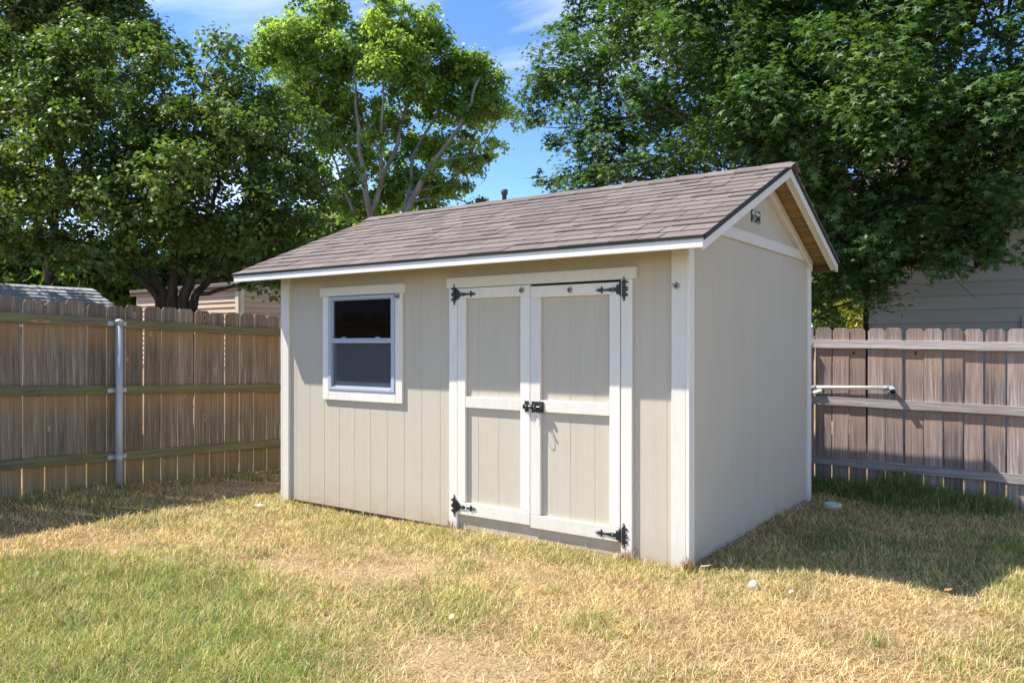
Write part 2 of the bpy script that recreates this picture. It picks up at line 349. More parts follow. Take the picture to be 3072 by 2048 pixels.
# ------------------------------------------------------------------ the shed
W, DP = 4.175, 2.94; YR, ZR, SL = 1.50, 2.94, 0.42; XL, XRr = -4.50, 0.25; YF, YB = -0.33, 3.06
def zdeck(y): return ZR-SL*abs(y-YR)
shed = empty('garden_shed', (0, 0, 0), label='beige wooden garden shed with brown shingle roof and double doors on the lawn', category='shed')
GROOVE = 0.2032
def siding(name, u0, u1, z0, top, fn, mat, phase=0.0, gd=0.0018):
    """grooved sheet siding; fn(u, depth, z) -> xyz, depth measured outwards; top: number or function of u"""
    tf = top if callable(top) else (lambda u: top); zbf = z0
    us = [(u0, 0)]; k = math.ceil((u0-phase)/GROOVE)
    while phase+k*GROOVE < u1-0.012:
        g = phase+k*GROOVE
        if g > u0+0.012: us += [(g-0.0045, 0), (g-0.003, -gd), (g+0.003, -gd), (g+0.0045, 0)]
        k += 1
    if callable(top): us += [(YR, 0)] if u0 < YR < u1 and all(abs(YR-a) > 0.006 for a, b in us) else []
    us += [(u1, 0)]; us.sort(key=lambda t: t[0])
    n = len(us); v = []; f = []
    for u, d in us: v += [fn(u, d, zbf), fn(u, d, tf(u)), fn(u, -0.013, zbf), fn(u, -0.013, tf(u))]
    for i in range(n-1):
        a = 4*i; b = a+4; f += [(a, b, b+1, a+1), (a+2, a+3, b+3, b+2), (a+1, b+1, b+3, a+3), (a, a+2, b+2, b)]
    f += [(0, 1, 3, 2), (4*n-4, 4*n-2, 4*n-1, 4*n-3)]
    me = mesh(name, v, f); bm = bmesh.new(); bm.from_mesh(me); bmesh.ops.recalc_face_normals(bm, faces=bm.faces); bm.to_mesh(me); bm.free()
    return obj(name, me, shed, mat)
ff = lambda u, d, z: (u, -d, z)
ZT = zdeck(0.0)-0.03
WX0, WX1, WZ0, WZ1 = -3.52, -2.668, 1.075, 1.940      # window opening
DX0, DX1, DZ0, DZ1 = -1.975, -0.483, 0.125, 1.955    # door opening
for u0, u1, z0, z1 in ((-W, WX0, 0, ZT), (WX0, WX1, 0, WZ0), (WX0, WX1, WZ1, ZT), (WX1, DX0, 0, ZT), (DX0, DX1, 0, DZ0), (DX0, DX1, DZ1, ZT), (DX1, 0, 0, ZT)):
    siding('siding_panel', u0, u1, z0, z1, ff, WALL, 0.06)
siding('siding_panel', 0.0, 1.22, 0, lambda u: zdeck(u)-0.025, lambda u, d, z: (d, u, z), WALL, 0.1, 0.0007)
siding('siding_panel', 1.22, 2.44, 0, lambda u: zdeck(u)-0.025, lambda u, d, z: (d, u, z), WALL, 0.1, 0.0007)
siding('siding_panel', 2.44, DP, 0, lambda u: zdeck(u)-0.025, lambda u, d, z: (d, u, z), WALL, 0.1, 0.0007)
siding('siding_panel', 0.0, DP, 0, lambda u: zdeck(u)-0.025, lambda u, d, z: (-W-d, u, z), WALL, 0.1)
siding('siding_panel', -W, 0, 0, zdeck(DP)-0.03, lambda u, d, z: (u, DP+d, z), WALL, 0.06)
obj('floor', MB().box(-W+0.02, -0.02, 0.02, DP-0.02, -0.03, 0.02).mesh('floor'), shed, RAW)
for y in (0.05, DP/2, DP-0.14): boxobj('skid', -W+0.03, 0.012 if y < 0 else -0.03, y, y+0.09, -0.16, -0.031, RAW, shed, 0)
boxobj('skirt_board', 0.004, 0.022, 0.12, DP-0.02, -0.14, -0.004, board_paint('skirt_paint', (0.40, 0.355, 0.30)), shed)
# corner boards
boxobj('corner_board', -0.103, 0.0, -0.028, -0.0005, -0.02, ZT-0.004, TRIM, shed)
boxobj('corner_board', 0.0005, 0.026, -0.028, 0.062, -0.02, zdeck(0.0)-0.03, TRIM, shed)
boxobj('corner_board', 0.0005, 0.026, 2.872, 2.966, -0.015, zdeck(2.94)-0.035, TRIM, shed)
boxobj('corner_board', -W, -W+0.092, -0.028, -0.0005, -0.02, ZT-0.004, TRIM, shed)
boxobj('corner_board', -W-0.026, -W-0.0005, -0.028, 0.062, -0.02, zdeck(0.0)-0.03, TRIM, shed)
# gable trim: a level band and two raking friezes
gz0, gz1 = 2.295, 2.382
yfr = lambda z: YR-(ZR-z)/SL
yq = lambda z: YR-(ZR-0.032-z)/SL
obj('gable_band', MB().prism([(yq(gz0), gz0), (2.868, gz0), (2.868, min(gz1, zdeck(2.868)-0.03)), (2*YR-yq(gz1), gz1), (yq(gz1), gz1)], lambda u, w, d: (d, u, w), 0.0008, 0.0225).mesh('gable_band', bevel=0.002), shed, TRIM)
for s in (1, -1):
    y0 = YR+s*0.0015; y1 = 2.945 if s > 0 else 0.02
    pts = [(y0, zdeck(y0)-0.03), (y1, zdeck(y1)-0.03), (y1, zdeck(y1)-0.125), (y0, zdeck(y0)-0.125)]
    obj('frieze_board', MB().prism(pts, lambda u, w, d: (d, u, w), 0.0245, 0.044).mesh('frieze_board', bevel=0.002), shed, TRIM)
    obj('frieze_backing', MB().prism([(a, b+0.004) for a, b in pts], lambda u, w, d: (d, u, w), 0.0012, 0.0240).mesh('frieze_backing'), shed, TRIM)

# roof: plywood deck on which everything else sits
deck = MB()
for s in (1, -1):
    ye = YB if s > 0 else YF
    deck.prism([(YR, ZR), (ye, zdeck(ye)), (ye, zdeck(ye)-0.014), (YR, ZR-0.014)], lambda u, w, d: (d, u, w), XL+0.005, XRr-0.005)
roof = obj('roof', deck.mesh('roof'), shed, PLY)
for s in (1, -1):
    for xa, xb in ((XRr-0.024, XRr), (XL, XL+0.024)):
        ye = YB if s > 0 else YF; y0 = YR+s*0.001
        pts = [(y0, zdeck(y0)-0.016), (ye, zdeck(ye)-0.016), (ye, zdeck(ye)-0.088), (y0, zdeck(y0)-0.092)]
        obj('rake_board', MB().prism(pts, lambda u, w, d: (d, u, w), xa, xb).mesh('rake_board', bevel=0.002), roof, TRIM)
        # the thicker inner rafter behind the rake board
        pts = [(y0, zdeck(y0)-0.016), (ye-s*0.03, zdeck(ye-s*0.03)-0.016), (ye-s*0.03, zdeck(ye-s*0.03)-0.086), (y0, zdeck(y0)-0.088)]
        q = (xa-0.036, xa-0.001) if xa > 0 else (xb+0.001, xb+0.036)
        obj('fly_rafter', MB().prism(pts, lambda u, w, d: (d, u, w), *q).mesh('fly_rafter', bevel=0.002), roof, TRIM)
        pts = [(y0, zdeck(y0)+0.018), (ye+s*0.012, zdeck(ye+s*0.012)+0.010), (ye+s*0.012, zdeck(ye+s*0.012)-0.024), (y0, zdeck(y0)-0.024)]
        e = (XRr+0.0015, XRr+0.008) if xa > 0 else (XL-0.008, XL-0.0015)
        obj('drip_edge', MB().prism(pts, lambda u, w, d: (d, u, w), *e).mesh('drip_edge'), roof, DARKEDGE)
zf = zdeck(YF)
boxobj('fascia', XL+0.0245, XRr-0.0245, YF+0.001, YF+0.021, zf-0.073, zf-0.008, TRIMW, roof)
boxobj('fascia', XL+0.0005, XRr-0.0005, YF-0.0175, YF-0.0005, zf-0.074, zf-0.010, TRIMW, roof)
boxobj('drip_edge', XL, XRr, YF-0.026, YF-0.0185, zf-0.018, zf+0.003, DARKEDGE, roof, 0)
zb_ = zdeck(YB)
boxobj('fascia', XL+0.0245, XRr-0.0245, YB-0.021, YB-0.002, zb_-0.085, zb_-0.016, RAW, roof)
boxobj('drip_edge', XL, XRr, YB+0.002, YB+0.010, zb_-0.018, zb_+0.003, DARKEDGE, roof, 0)
# shingles on the front slope, one by one
TH = math.atan(SL); SLEN = (YR-YF)/math.cos(TH)+0.030; NC = 14; EXP = SLEN/NC
tab_mesh = {}
def tab(h, seed):
    g = random.Random(seed); b = MB()
    j = [g.uniform(-0.003, 0.003) for _ in range(4)]
    v = [(0.0, 0, 0), (1.0, 0, 0), (1.0, 1, 0), (0.0, 1, 0)]
    top = [(0.004, j[0]*2, h), (0.996, j[1]*2, h), (1.0, 1, 0.003), (0.0, 1, 0.003)]
    b.add(v+top, [(0, 3, 2, 1), (4, 5, 6, 7), (0, 1, 5, 4), (1, 2, 6, 5), (2, 3, 7, 6), (3, 0, 4, 7)])
    me = b.mesh('shingle'); me.materials.append(SHINGLE); return me
tabs = [tab(0.0050 if i < 6 else 0.0095, i) for i in range(9)]
org = Vector((0, YF-0.030*math.cos(TH), zdeck(YF)-0.030*math.sin(TH)+0.005))
udir = Vector((0, math.cos(TH), math.sin(TH))); ndir = Vector((0, -math.sin(TH), math.cos(TH)))
ns = 0
for c in range(NC):
    x = XL-0.012; first = True
    while x < XRr+0.010:
        w = random.choice((0.16, 0.2, 0.24, 0.28, 0.32)) if not first else random.uniform(0.08, 0.3); first = False
        if XRr+0.012-(x+w) < 0.1: w = XRr+0.012-x
        me = tabs[random.randrange(9)]
        o = bpy.data.objects.new('shingle', me); col.objects.link(o); o.parent = roof
        p = org+udir*(c*EXP+random.uniform(-0.002, 0.002))+ndir*0.001; p.x = x+0.001
        o.location = p; o.rotation_euler = (TH-0.030, 0, random.uniform(-0.004, 0.004)); o.scale = (w-0.006, EXP*1.28 if c < NC-1 else EXP*1.02, 1.0)
        o.location += ndir*0.0050
        x += w; ns += 1
# rear slope: out of the photo's sight, one mesh
mb = MB()
orgb = Vector((0, YB+0.025*math.cos(TH), zdeck(YB)-0.025*math.sin(TH)+0.006)); ub = Vector((0, -math.cos(TH), math.sin(TH))); nb = Vector((0, math.sin(TH), math.cos(TH)))
for c in range(12):
    x = XL-0.012
    while x < XRr+0.005:
        w = min(random.uniform(0.2, 0.33), XRr+0.012-x); p = orgb+ub*c*EXP+nb*0.006; q = p+ub*EXP*1.1-nb*0.004
        h = nb*random.choice((0.008, 0.013))
        v = [p, p, q, q]; v = [Vector((x+0.001, p.y, p.z)), Vector((x+w-0.002, p.y, p.z)), Vector((x+w-0.002, q.y, q.z)), Vector((x+0.001, q.y, q.z))]
        mb.add(v+[a+h for a in v], [(0, 3, 2, 1), (4, 5, 6, 7), (0, 1, 5, 4), (1, 2, 6, 5), (2, 3, 7, 6), (3, 0, 4, 7)]); x += w
obj('rear_slope_shingles', mb.mesh('rear_slope_shingles'), roof, SHINGLE, kind='stuff')
x = XL-0.012
while x < XRr:
    w = 0.255; xe = min(x+w, XRr+0.012); a = 0.135; b = MB()
    za = 0.030+random.uniform(-0.002, 0.002)
    pr = [(YR-a, zdeck(YR-a)+za), (YR-0.02, ZR+za-0.003), (YR+0.02, ZR+za-0.003), (YR+a, zdeck(YR+a)+za)]
    lo = [(u, z-0.010) for u, z in reversed(pr)]
    v = [(x, u, z) for u, z in pr+lo]+[(xe+0.03, u, z+0.007 if False else z-0.006) for u, z in pr+lo]; n = 8
    b.add(v, [tuple(range(n)), tuple(range(2*n-1, n-1, -1))]+[(i, n+i, n+(i+1) % n, (i+1) % n) for i in range(n)])
    obj('ridge_cap', b.mesh('ridge_cap'), roof, SHINGLE); x += w
# vent pipe just behind the ridge
vp = obj('vent_pipe', MB().lathe([(0.024, -0.14), (0.024, 0.105), (0.030, 0.112), (0.030, 0.122)], (-2.74, 1.68, 2.95), seg=14).mesh('vent_pipe', True), roof, M('dark_vent_paint', 0.5, 0.4, (0.07, 0.062, 0.06)).m)
obj('vent_cap', MB().lathe([(0.032, 0.118), (0.036, 0.122), (0.036, 0.158), (0.028, 0.166), (0.0005, 0.168)], (-2.74, 1.68, 2.95), seg=14).mesh('vent_cap', True), vp, M('dark_cap_paint', 0.5, 0.4, (0.09, 0.085, 0.09)).m)

# ---- window
win = empty('window', (0, 0, 0)); win.parent = shed
boxobj('head_trim', -3.632, -2.553, -0.030, -0.0005, 1.941, 2.022, TRIM, win)
boxobj('side_trim', -3.597, WX0+0.002, -0.025, -0.0005, 0.988, 1.9395, TRIM, win)
boxobj('side_trim', WX1-0.002, -2.585, -0.025, -0.0005, 0.988, 1.9395, TRIM, win)
boxobj('sill_trim', WX0+0.003, WX1-0.003, -0.025, -0.0005, 0.988, 1.077, TRIM, win)
X0, X1, Z0, Z1 = WX0+0.004, WX1-0.004, 1.080, 1.934
fw_ = 0.042
fr = MB(); fr.box(X0, X0+fw_, -0.032, 0.05, Z0, Z1).box(X1-fw_, X1, -0.032, 0.05, Z0, Z1).box(X0+fw_, X1-fw_, -0.032, 0.05, Z1-0.030, Z1).box(X0+fw_, X1-fw_, -0.032, 0.05, Z0, Z0+0.026)
obj('frame', fr.mesh('frame', bevel=0.002), win, ALU)
sx0, sx1 = X0+fw_+0.001, X1-fw_-0.001
def sash(name, z0, z1, y0, y1, t=0.022, bt=0.03, tt=0.022):
    b = MB(); b.box(sx0, sx0+t, y0, y1, z0, z1).box(sx1-t, sx1, y0, y1, z0, z1).box(sx0+t, sx1-t, y0, y1, z1-tt, z1).box(sx0+t, sx1-t, y0, y1, z0, z0+bt); return obj(name, b.mesh(name, bevel=0.0015), win, ALU)
s1 = sash('upper_sash', 1.508, Z1-0.031, -0.020, 0.004, 0.012, 0.045, 0.006)
s2 = sash('lower_sash', Z0+0.027, 1.552, 0.006, 0.028, 0.02, 0.03, 0.03)
boxobj('meeting_rail', sx0, sx1, -0.029, -0.0205, 1.512, 1.535, ALU, win, 0.002); boxobj('meeting_rail', sx0, sx1, -0.026, -0.0205, 1.537, 1.552, ALU, win, 0.002)
for x in (-3.33, -2.90): boxobj('sash_latch', x-0.025, x+0.025, -0.012, 0.010, 1.5525, 1.566, ALU, win, 0.003)
def glass_mat():
    a = M('window_glass', 0.02, 0.5, (0.9, 0.95, 0.95)); gl = a.node('ShaderNodeBsdfGlossy'); gl.inputs['Roughness'].default_value = 0.02; tr = a.node('ShaderNodeBsdfTransparent'); tr.inputs[0].default_value = (0.82, 0.85, 0.85, 1)
    fz = a.node('ShaderNodeFresnel'); fz.inputs[0].default_value = 1.6; ms = a.node('ShaderNodeMixShader'); a.l.new(fz.outputs[0], ms.inputs[0]); a.l.new(tr.outputs[0], ms.inputs[1]); a.l.new(gl.outputs[0], ms.inputs[2]); a.l.new(ms.outputs[0], a.out.inputs[0]); return a.m
GLASS = glass_mat()
boxobj('pane', sx0+0.010, sx1-0.010, -0.010, -0.006, 1.55, Z1-0.036, GLASS, s1, 0)
boxobj('pane', sx0+0.018, sx1-0.018, 0.015, 0.019, Z0+0.05, 1.53, GLASS, s2, 0)
def screen_mat():
    a = M('insect_screen', 0.8, 0.2, (0.13, 0.14, 0.155)); tr = a.node('ShaderNodeBsdfTransparent'); ms = a.node('ShaderNodeMixShader'); ms.inputs[0].default_value = 0.42
    a.l.new(tr.outputs[0], ms.inputs[1]); a.l.new(a.p.outputs[0], ms.inputs[2]); a.l.new(ms.outputs[0], a.out.inputs[0]); return a.m
boxobj('insect_screen', sx0+0.002, sx1-0.002, -0.0045, -0.0035, Z0+0.027, 1.507, screen_mat(), win, 0)
boxobj('screen_frame', sx0+0.001, sx1-0.001, -0.011, -0.0055, Z0+0.027, Z0+0.040, ALU, win, 0.001)
boxobj('sunlit_band', sx0+0.022, sx1-0.022, -0.0025, 0.0045, 1.128, 1.160, M('sunlit_band_pale', 0.5, 0.4, (0.72, 0.72, 0.72)).m, win, 0.002)  # pale bar added in place of a sunlit band low in the lower pane
boxobj('inner_sill', WX0-0.02, WX1+0.02, 0.052, 0.13, Z0-0.02, Z0+0.012, M('bare_pine', 0.7, 0.3, (0.52, 0.40, 0.26)).m, win)
boxobj('stud', WX0+0.005, WX0+0.05, 0.055, 0.14, 0.03, 2.2, M('bare_stud', 0.7, 0.3, (0.40, 0.30, 0.19)).m, shed)
boxobj('stud', WX1-0.01, WX1+0.03, 0.055, 0.14, 0.03, 2.2, M('bare_stud', 0.7, 0.3, (0.40, 0.30, 0.19)).m, shed)

# ---- door trim and doors
boxobj('door_head_trim', -2.081, -0.366, -0.034, -0.0005, 1.956, 2.040, TRIM, shed)
boxobj('door_jamb', -2.058, -1.974, -0.028, -0.0005, -0.01, 1.9545, TRIM, shed)
boxobj('door_jamb', -0.484, -0.398, -0.028, -0.0005, -0.02, 1.9545, TRIM, shed)
def door(x0, x1, z0, z1, sl, sr, label):
    d = empty('door', (0, 0, 0)); d.parent = shed; d['label'] = label
    n = 'panel'
    o = siding('panel', x0+0.004, x1-0.004, z0+0.004, z1-0.004, lambda u, dd, z: (u, -0.004-dd, z), WALL, 0.06+(0.0 if x0 < -1.5 else 0.05)); o.parent = d
    T = -0.031; B = -0.0045
    boxobj('stile', x0, x0+sl, T, B, z0+0.1005, z1-0.0855, TRIM, d); boxobj('stile', x1-sr, x1, T, B, z0+0.1005, z1-0.0855, TRIM, d)
    boxobj('rail', x0, x1, T, B, z0, z0+0.0995, TRIM, d); boxobj('rail', x0, x1, T, B, z1-0.085, z1, TRIM, d)
    boxobj('rail', x0+sl+0.0006, x1-sr-0.0006, T+0.001, B, 0.990, 1.078, TRIM, d)
    return d
dl = door(-1.968, -1.2555, 0.124, 1.951, 0.083, 0.090, 'left door leaf, narrower than the right one')
dr = door(-1.2515, -0.490, 0.108, 1.938, 0.092, 0.083, 'right door leaf, wider than the left one')
# ornamental T hinges: outline in metres, strap towards -x, knuckle at x = 0
plate = [(0, .090), (.009, .074), (.010, .060), (.008, .056), (.022, .056), (.032, .048), (.034, .036), (.026, .042), (.014, .042), (.012, .016), (.022, .017), (.031, .008), (.031, -.008), (.022, -.017), (.012, -.016),
         (.014, -.036), (.026, -.032), (.034, -.040), (.026, -.051), (.008, -.056), (.010, -.062), (.009, -.074), (0, -.090), (-.009, -.074), (-.010, -.062), (-.008, -.056), (-.018, -.054), (-.019, -.046), (-.014, -.044), (-.014, .044), (-.019, .046), (-.018, .054), (-.008, .056), (-.010, .062), (-.009, .074)]
strap = [(-.028, .024), (-.040, .026), (-.050, .036), (-.054, .034), (-.058, .022), (-.060, .014), (-.095, .0145), (-.130, .0075), (-.166, .0065), (-.170, .020), (-.177, .027), (-.181, .020), (-.182, .010), (-.196, .012), (-.210, .008), (-.226, 0)]
strap = strap+[(a, -b) for a, b in reversed(strap[:-1])]
def hinge(parent, cx, cz, flip=1, z_off=0.0, label=None, drip=False):
    b = MB(); fn = lambda u, w, d: (cx+flip*u, d, cz+w)
    b.prism(plate, fn, -0.0345, -0.0285); b.prism(strap, lambda u, w, d: (cx+flip*u, d, cz+w-0.003), -0.0385, -0.0318)
    b.tube([(cx-flip*0.030, -0.036, cz-0.046), (cx-flip*0.030, -0.036, cz+0.046)], 0.0075, 10)
    o = obj('hinge', b.mesh('hinge', bevel=0.0008), parent, BLACK)
    if label: o['label'] = label
    sc_ = MB()
    for u, w, dd in ((0, .070, -.0350), (0, -.072, -.0350), (.029, 0, -.0350), (-.203, -.003, -.039), (-.085, -.003, -.039)):
        sc_.lathe([(0.0065, 0), (0.0055, 0.002), (0.0005, 0.003)], (cx+flip*u, dd, cz+w), 'y', 8)
    obj('screws', sc_.mesh('screws', True), parent, STEEL)
    if drip: boxobj('paint_splash', cx+flip*(-.127)-0.005, cx+flip*(-.127)+0.005, -0.0395, -0.0387, cz-0.017, cz+0.012, TRIMW, parent, 0)
hinge(dl, -2.000, 1.905, -1); hinge(dl, -2.000, 0.188, -1, drip=True, label='black hinge with a white paint splash')
hinge(dr, -0.458, 1.888, 1); hinge(dr, -0.460, 0.157, 1)
# slide bolt with keeper
lt = empty('slide_bolt', (0, 0, 0)); lt.parent = dr; lt['label'] = 'black slide bolt latch joining both doors'
b = MB(); cz = 1.026
b.box(-1.238, -1.128, -0.037, -0.0316, cz-0.043, cz+0.043).box(-1.302, -1.2645, -0.037, -0.0316, cz-0.040, cz+0.044)
b.tube([(-1.302, -0.052, cz+0.003), (-1.150, -0.052, cz-0.001)], 0.0095, 10); b.tube([(-1.178, -0.052, cz), (-1.178, -0.082, cz-0.016)], 0.006, 8); b.tube([(-1.178, -0.080, cz-0.015), (-1.178, -0.092, cz-0.021)], 0.009, 8)
for x in (-1.300, -1.272, -1.228, -1.200, -1.146): b.box(x, x+0.014, -0.066, -0.0318, cz-0.016, cz+0.018)
bolt = obj('slide_bolt_body', b.mesh('slide_bolt_body', bevel=0.002), dr, M('black_gloss_steel', 0.25, 0.6, (0.02, 0.02, 0.026)).m)
bpy.data.objects.remove(lt)
bolt['label'] = 'black slide bolt joining both door leaves'
pth = []
for i in range(25):
    t = i/24*2*math.pi; pth.append((-1.188+0.028*math.sin(t)+0.022*(1-math.cos(t))/2, -0.050-0.014*math.sin(t/2), 0.985-0.055*(1-math.cos(t))))
obj('wire_loop', MB().tube(pth, 0.0022, 6).mesh('wire_loop', True), dr, M('pale_wire', 0.5, 0.4, (0.62, 0.58, 0.52)).m)
# little round keepers
def knob(x, z, y, parent):
    b = MB(); b.lathe([(0.021, 0.0005), (0.022, 0.006), (0.018, 0.014), (0.012, 0.018), (0.009, 0.012), (0.0005, 0.011)], (x, y, z), 'y', 16)
    o = obj('turn_button', b.mesh('turn_button', True), parent, STEEL)
    obj('pin', MB().lathe([(0.005, 0), (0.005, 0.022), (0.0005, 0.024)], (x+0.002, y-0.010, z-0.002), 'y', 8).mesh('pin', True), parent, M('rusty_pin', 0.7, 0.3, (0.09, 0.05, 0.03)).m)
knob(-1.330, 1.911, -0.031, dl); knob(-0.899, 1.897, -0.031, dr); knob(-2.632, 1.912, -0.026, shed); knob(-0.064, 1.892, -0.028, shed)
obj('hook_wire', MB().tube([(-2.640, -0.040, 1.912), (-2.672, -0.036, 1.918)], 0.003, 6).mesh('hook_wire', True), shed, STEEL)
obj('hook_wire', MB().tube([(-0.068, -0.042, 1.905), (-0.098, -0.032, 1.900)], 0.003, 6).mesh('hook_wire', True), shed, STEEL)
# maker's plate on the gable
plq = boxobj('name_plate', 0.0012, 0.005, 1.272, 1.498, 2.480, 2.590, M('name_plate_black', 0.4, 0.4, (0.02, 0.022, 0.024)).m, shed, 0.001); plq['label'] = 'small black plate with white lettering'
PRINT = M('plate_white_print', 0.5, 0.4, (0.72, 0.70, 0.66)).m
pb = MB(); pb.box(0.0052, 0.0058, 1.272, 1.498, 2.4805, 2.4835).box(0.0052, 0.0058, 1.272, 1.498, 2.5865, 2.5895)
obj('plate_border', pb.mesh('plate_border'), plq, PRINT)
def text(body, size, y0, zc, width):
    cu = bpy.data.curves.new('lettering', 'FONT'); cu.body = body; cu.size = size; cu.shear = 0.25; cu.offset = 0.002
    t = bpy.data.objects.new('lettering_tmp', cu); col.objects.link(t); bpy.context.view_layer.update()
    me = bpy.data.meshes.new_from_object(t.evaluated_get(bpy.context.evaluated_depsgraph_get())); bpy.data.objects.remove(t)
    w = max(v.co.x for v in me.vertices); k = width/w
    for v in me.vertices: v.co = Vector((0.0062, y0+v.co.x*k, zc+v.co.y))
    me.name = 'lettering'; return obj('lettering', me, plq, PRINT)
text('All Star', 0.050, 1.285, 2.546, 0.205)
sw = [(1.315, 2.541), (1.335, 2.520), (1.362, 2.506), (1.388, 2.526), (1.412, 2.545), (1.388, 2.533), (1.364, 2.516), (1.342, 2.526), (1.330, 2.541)]
obj('emblem', MB().prism(sw, lambda u, w, d: (d, u, w), 0.0052, 0.0060).mesh('emblem'), plq, PRINT)
gb = MB(); gr_ = random.Random(5)
for z0, ya, yb in ((2.500, 1.300, 1.352), (2.500, 1.425, 1.460), (2.487, 1.296, 1.365), (2.487, 1.385, 1.478)):
    y = ya
    while y < yb: w = gr_.uniform(0.005, 0.010); gb.box(0.0052, 0.0058, y, y+w, z0, z0+0.008); y += w+0.003
obj('small_print', gb.mesh('small_print'), plq, M('plate_grey_print', 0.5, 0.4, (0.42, 0.42, 0.41)).m)

# ------------------------------------------------------------------ fences
def picket_mesh(name, w, h, t, mat, k):
    g = random.Random(k); e = 0.030; b = MB(); hw = w/2
    pts = [(-hw, 0), (hw, 0), (hw+g.uniform(-.001, .001), h-e), (hw-e*0.85, h), (-hw+e*0.85, h+g.uniform(-.003, .003)), (-hw, h-e)]
    b.prism(pts, lambda u, z, d: (u, d, z), 0, t); me = b.mesh(name, bevel=0.0012); me.materials.append(mat); return me
# left fence: runs along y at x = -5.65, rails on this side
XF = -5.65
lf_top = lambda y: 1.862-0.0315*y; 
lfence = empty('wooden_fence', (XF, -2.0, 0), label='brown dog-eared picket fence with mossy rails left of the shed', category='fence')
lp = [picket_mesh('picket', 0.1835, 1.83, 0.016, FENCE_L, k) for k in range(4)]
y = -5.55; i = 0
while y < 3.70:
    o = bpy.data.objects.new('picket', lp[i % 4]); col.objects.link(o); o.parent = lfence
    yc = y+0.095; top = lf_top(yc)+random.uniform(-0.013, 0.013)
    o.location = Vector((XF, yc, top-1.83))-Vector(lfence.location); o.rotation_euler = (random.uniform(-.007, .004), random.uniform(-.007, .007), R(90)+random.uniform(-.014, .014)); o.scale = (random.uniform(0.955, 0.99), 1, 1)
    y += 0.1895+random.uniform(-0.0015, 0.003); i += 1
YP = -0.9
def rail_mesh(b, p, q, h, d, axis):
    g = random.Random(int(p[2]*1000)); n = 10; v = []; f = []
    for i in range(n+1):
        t = i/n; c = Vector(p).lerp(Vector(q), t)+Vector((0, 0, g.uniform(-.004, .004) if 0 < i < n else 0)); dd = Vector((d, 0, 0)) if axis == 'y' else Vector((0, -d, 0)); hz = Vector((0, 0, h/2))
        v += [c-hz, c+hz, c+hz+dd, c-hz+dd]
    for i in range(n):
        a = 4*i
        for k in range(4): f.append((a+k, a+(k+1) % 4, a+4+(k+1) % 4, a+4+k))
    f += [(0, 3, 2, 1), (4*n, 4*n+1, 4*n+2, 4*n+3)]; b.add(v, f)
for z0 in (1.663, 1.003, 0.346):
    for ya, yb in ((-5.55, -3.30), (-3.296, YP+0.002), (YP+0.006, 1.50), (1.504, 3.70)):
        m = MB(); rail_mesh(m, (0.0015, ya+2.0, z0-0.036*ya+0.012), (0.0015, yb+2.0, z0-0.036*yb+0.012), 0.088, 0.038, 'y'); obj('rail', m.mesh('rail', bevel=0.002), lfence, RAIL_L)
def post(parent, base, x, y, top, bz, brk_axis, zs):
    o = obj('post', MB().lathe([(0.034, bz-0.3), (0.034, top-0.03)], (x, y, 0), seg=18).mesh('post', True), parent, GALV)
    obj('post_cap', MB().lathe([(0.0365, top-0.055), (0.0375, top-0.018), (0.041, top-0.014), (0.041, top-0.006), (0.030, top+0.006), (0.012, top+0.012), (0.0005, top+0.013)], (x, y, 0), seg=18).mesh('post_cap', True), o, GALV)
    for z in zs:
        b = MB(); b.lathe([(0.036, z-0.022), (0.036, z+0.022)], (x, y, 0), seg=18)
        if brk_axis == 'y': b.box(x-0.040, x-0.0355, y-0.095, y+0.095, z-0.022, z+0.022)
        else: b.box(x-0.095, x+0.095, y+0.0355, y+0.040, z-0.022, z+0.022)
        obj('bracket', b.mesh('bracket', bevel=0.001), o, GALV)
post(lfence, None, XF+0.082-XF, YP+2.0, 1.735, 0.0, 'y', [z-0.036*YP+0.008 for z in (1.663, 1.003, 0.346)])
post(lfence, None, XF+0.082-XF, -3.30+2.0, 1.81, 0.0, 'y', [z+0.036*3.3+0.008 for z in (1.663, 1.003, 0.346)])
# rear fence: runs along x at y = 3.73
YFc = 3.76
rf_top = lambda x: 1.672-0.018*x
rfence = empty('wooden_fence', (0, YFc, 0), label='sunlit greyish dog-eared picket fence behind the right side of the shed', category='fence')
rp = [picket_mesh('picket', 0.1655, 1.80, 0.016, FENCE_R, k+10) for k in range(4)]
x = -5.45; x = -0.1455-31*0.1743; i = 0
while x < 4.3:
    o = bpy.data.objects.new('picket', rp[i % 4]); col.objects.link(o); o.parent = rfence
    xc = x+0.0872; o.location = (xc, 0, rf_top(xc)+random.uniform(-.006, .006)-1.80); o.rotation_euler = (random.uniform(-.004, .006), random.uniform(-.006, .006), random.uniform(-.014, .014)); o.scale = (random.uniform(0.955, 0.982), 1, 1)
    x += 0.1743+random.uniform(-.0012, .0012); i += 1
for z0 in (1.505, 0.902, 0.270):
    for xa, xb in ((-5.55, -2.60), (-2.596, -0.172), (-0.168, 2.40), (2.404, 4.3)):
        m = MB(); rail_mesh(m, (xa, -0.0015, z0-0.016*xa), (xb, -0.0015, z0-0.016*xb), 0.086, 0.038, 'x'); obj('rail', m.mesh('rail', bevel=0.002), rfence, RAIL_R)
post(rfence, None, -0.255, -0.080, 1.56, -0.1, 'x', [z+0.004 for z in (1.505, 0.902, 0.270)])
post(rfence, None, 2.40, -0.080, 1.52, -0.1, 'x', [z-0.04 for z in (1.505, 0.902, 0.270)])

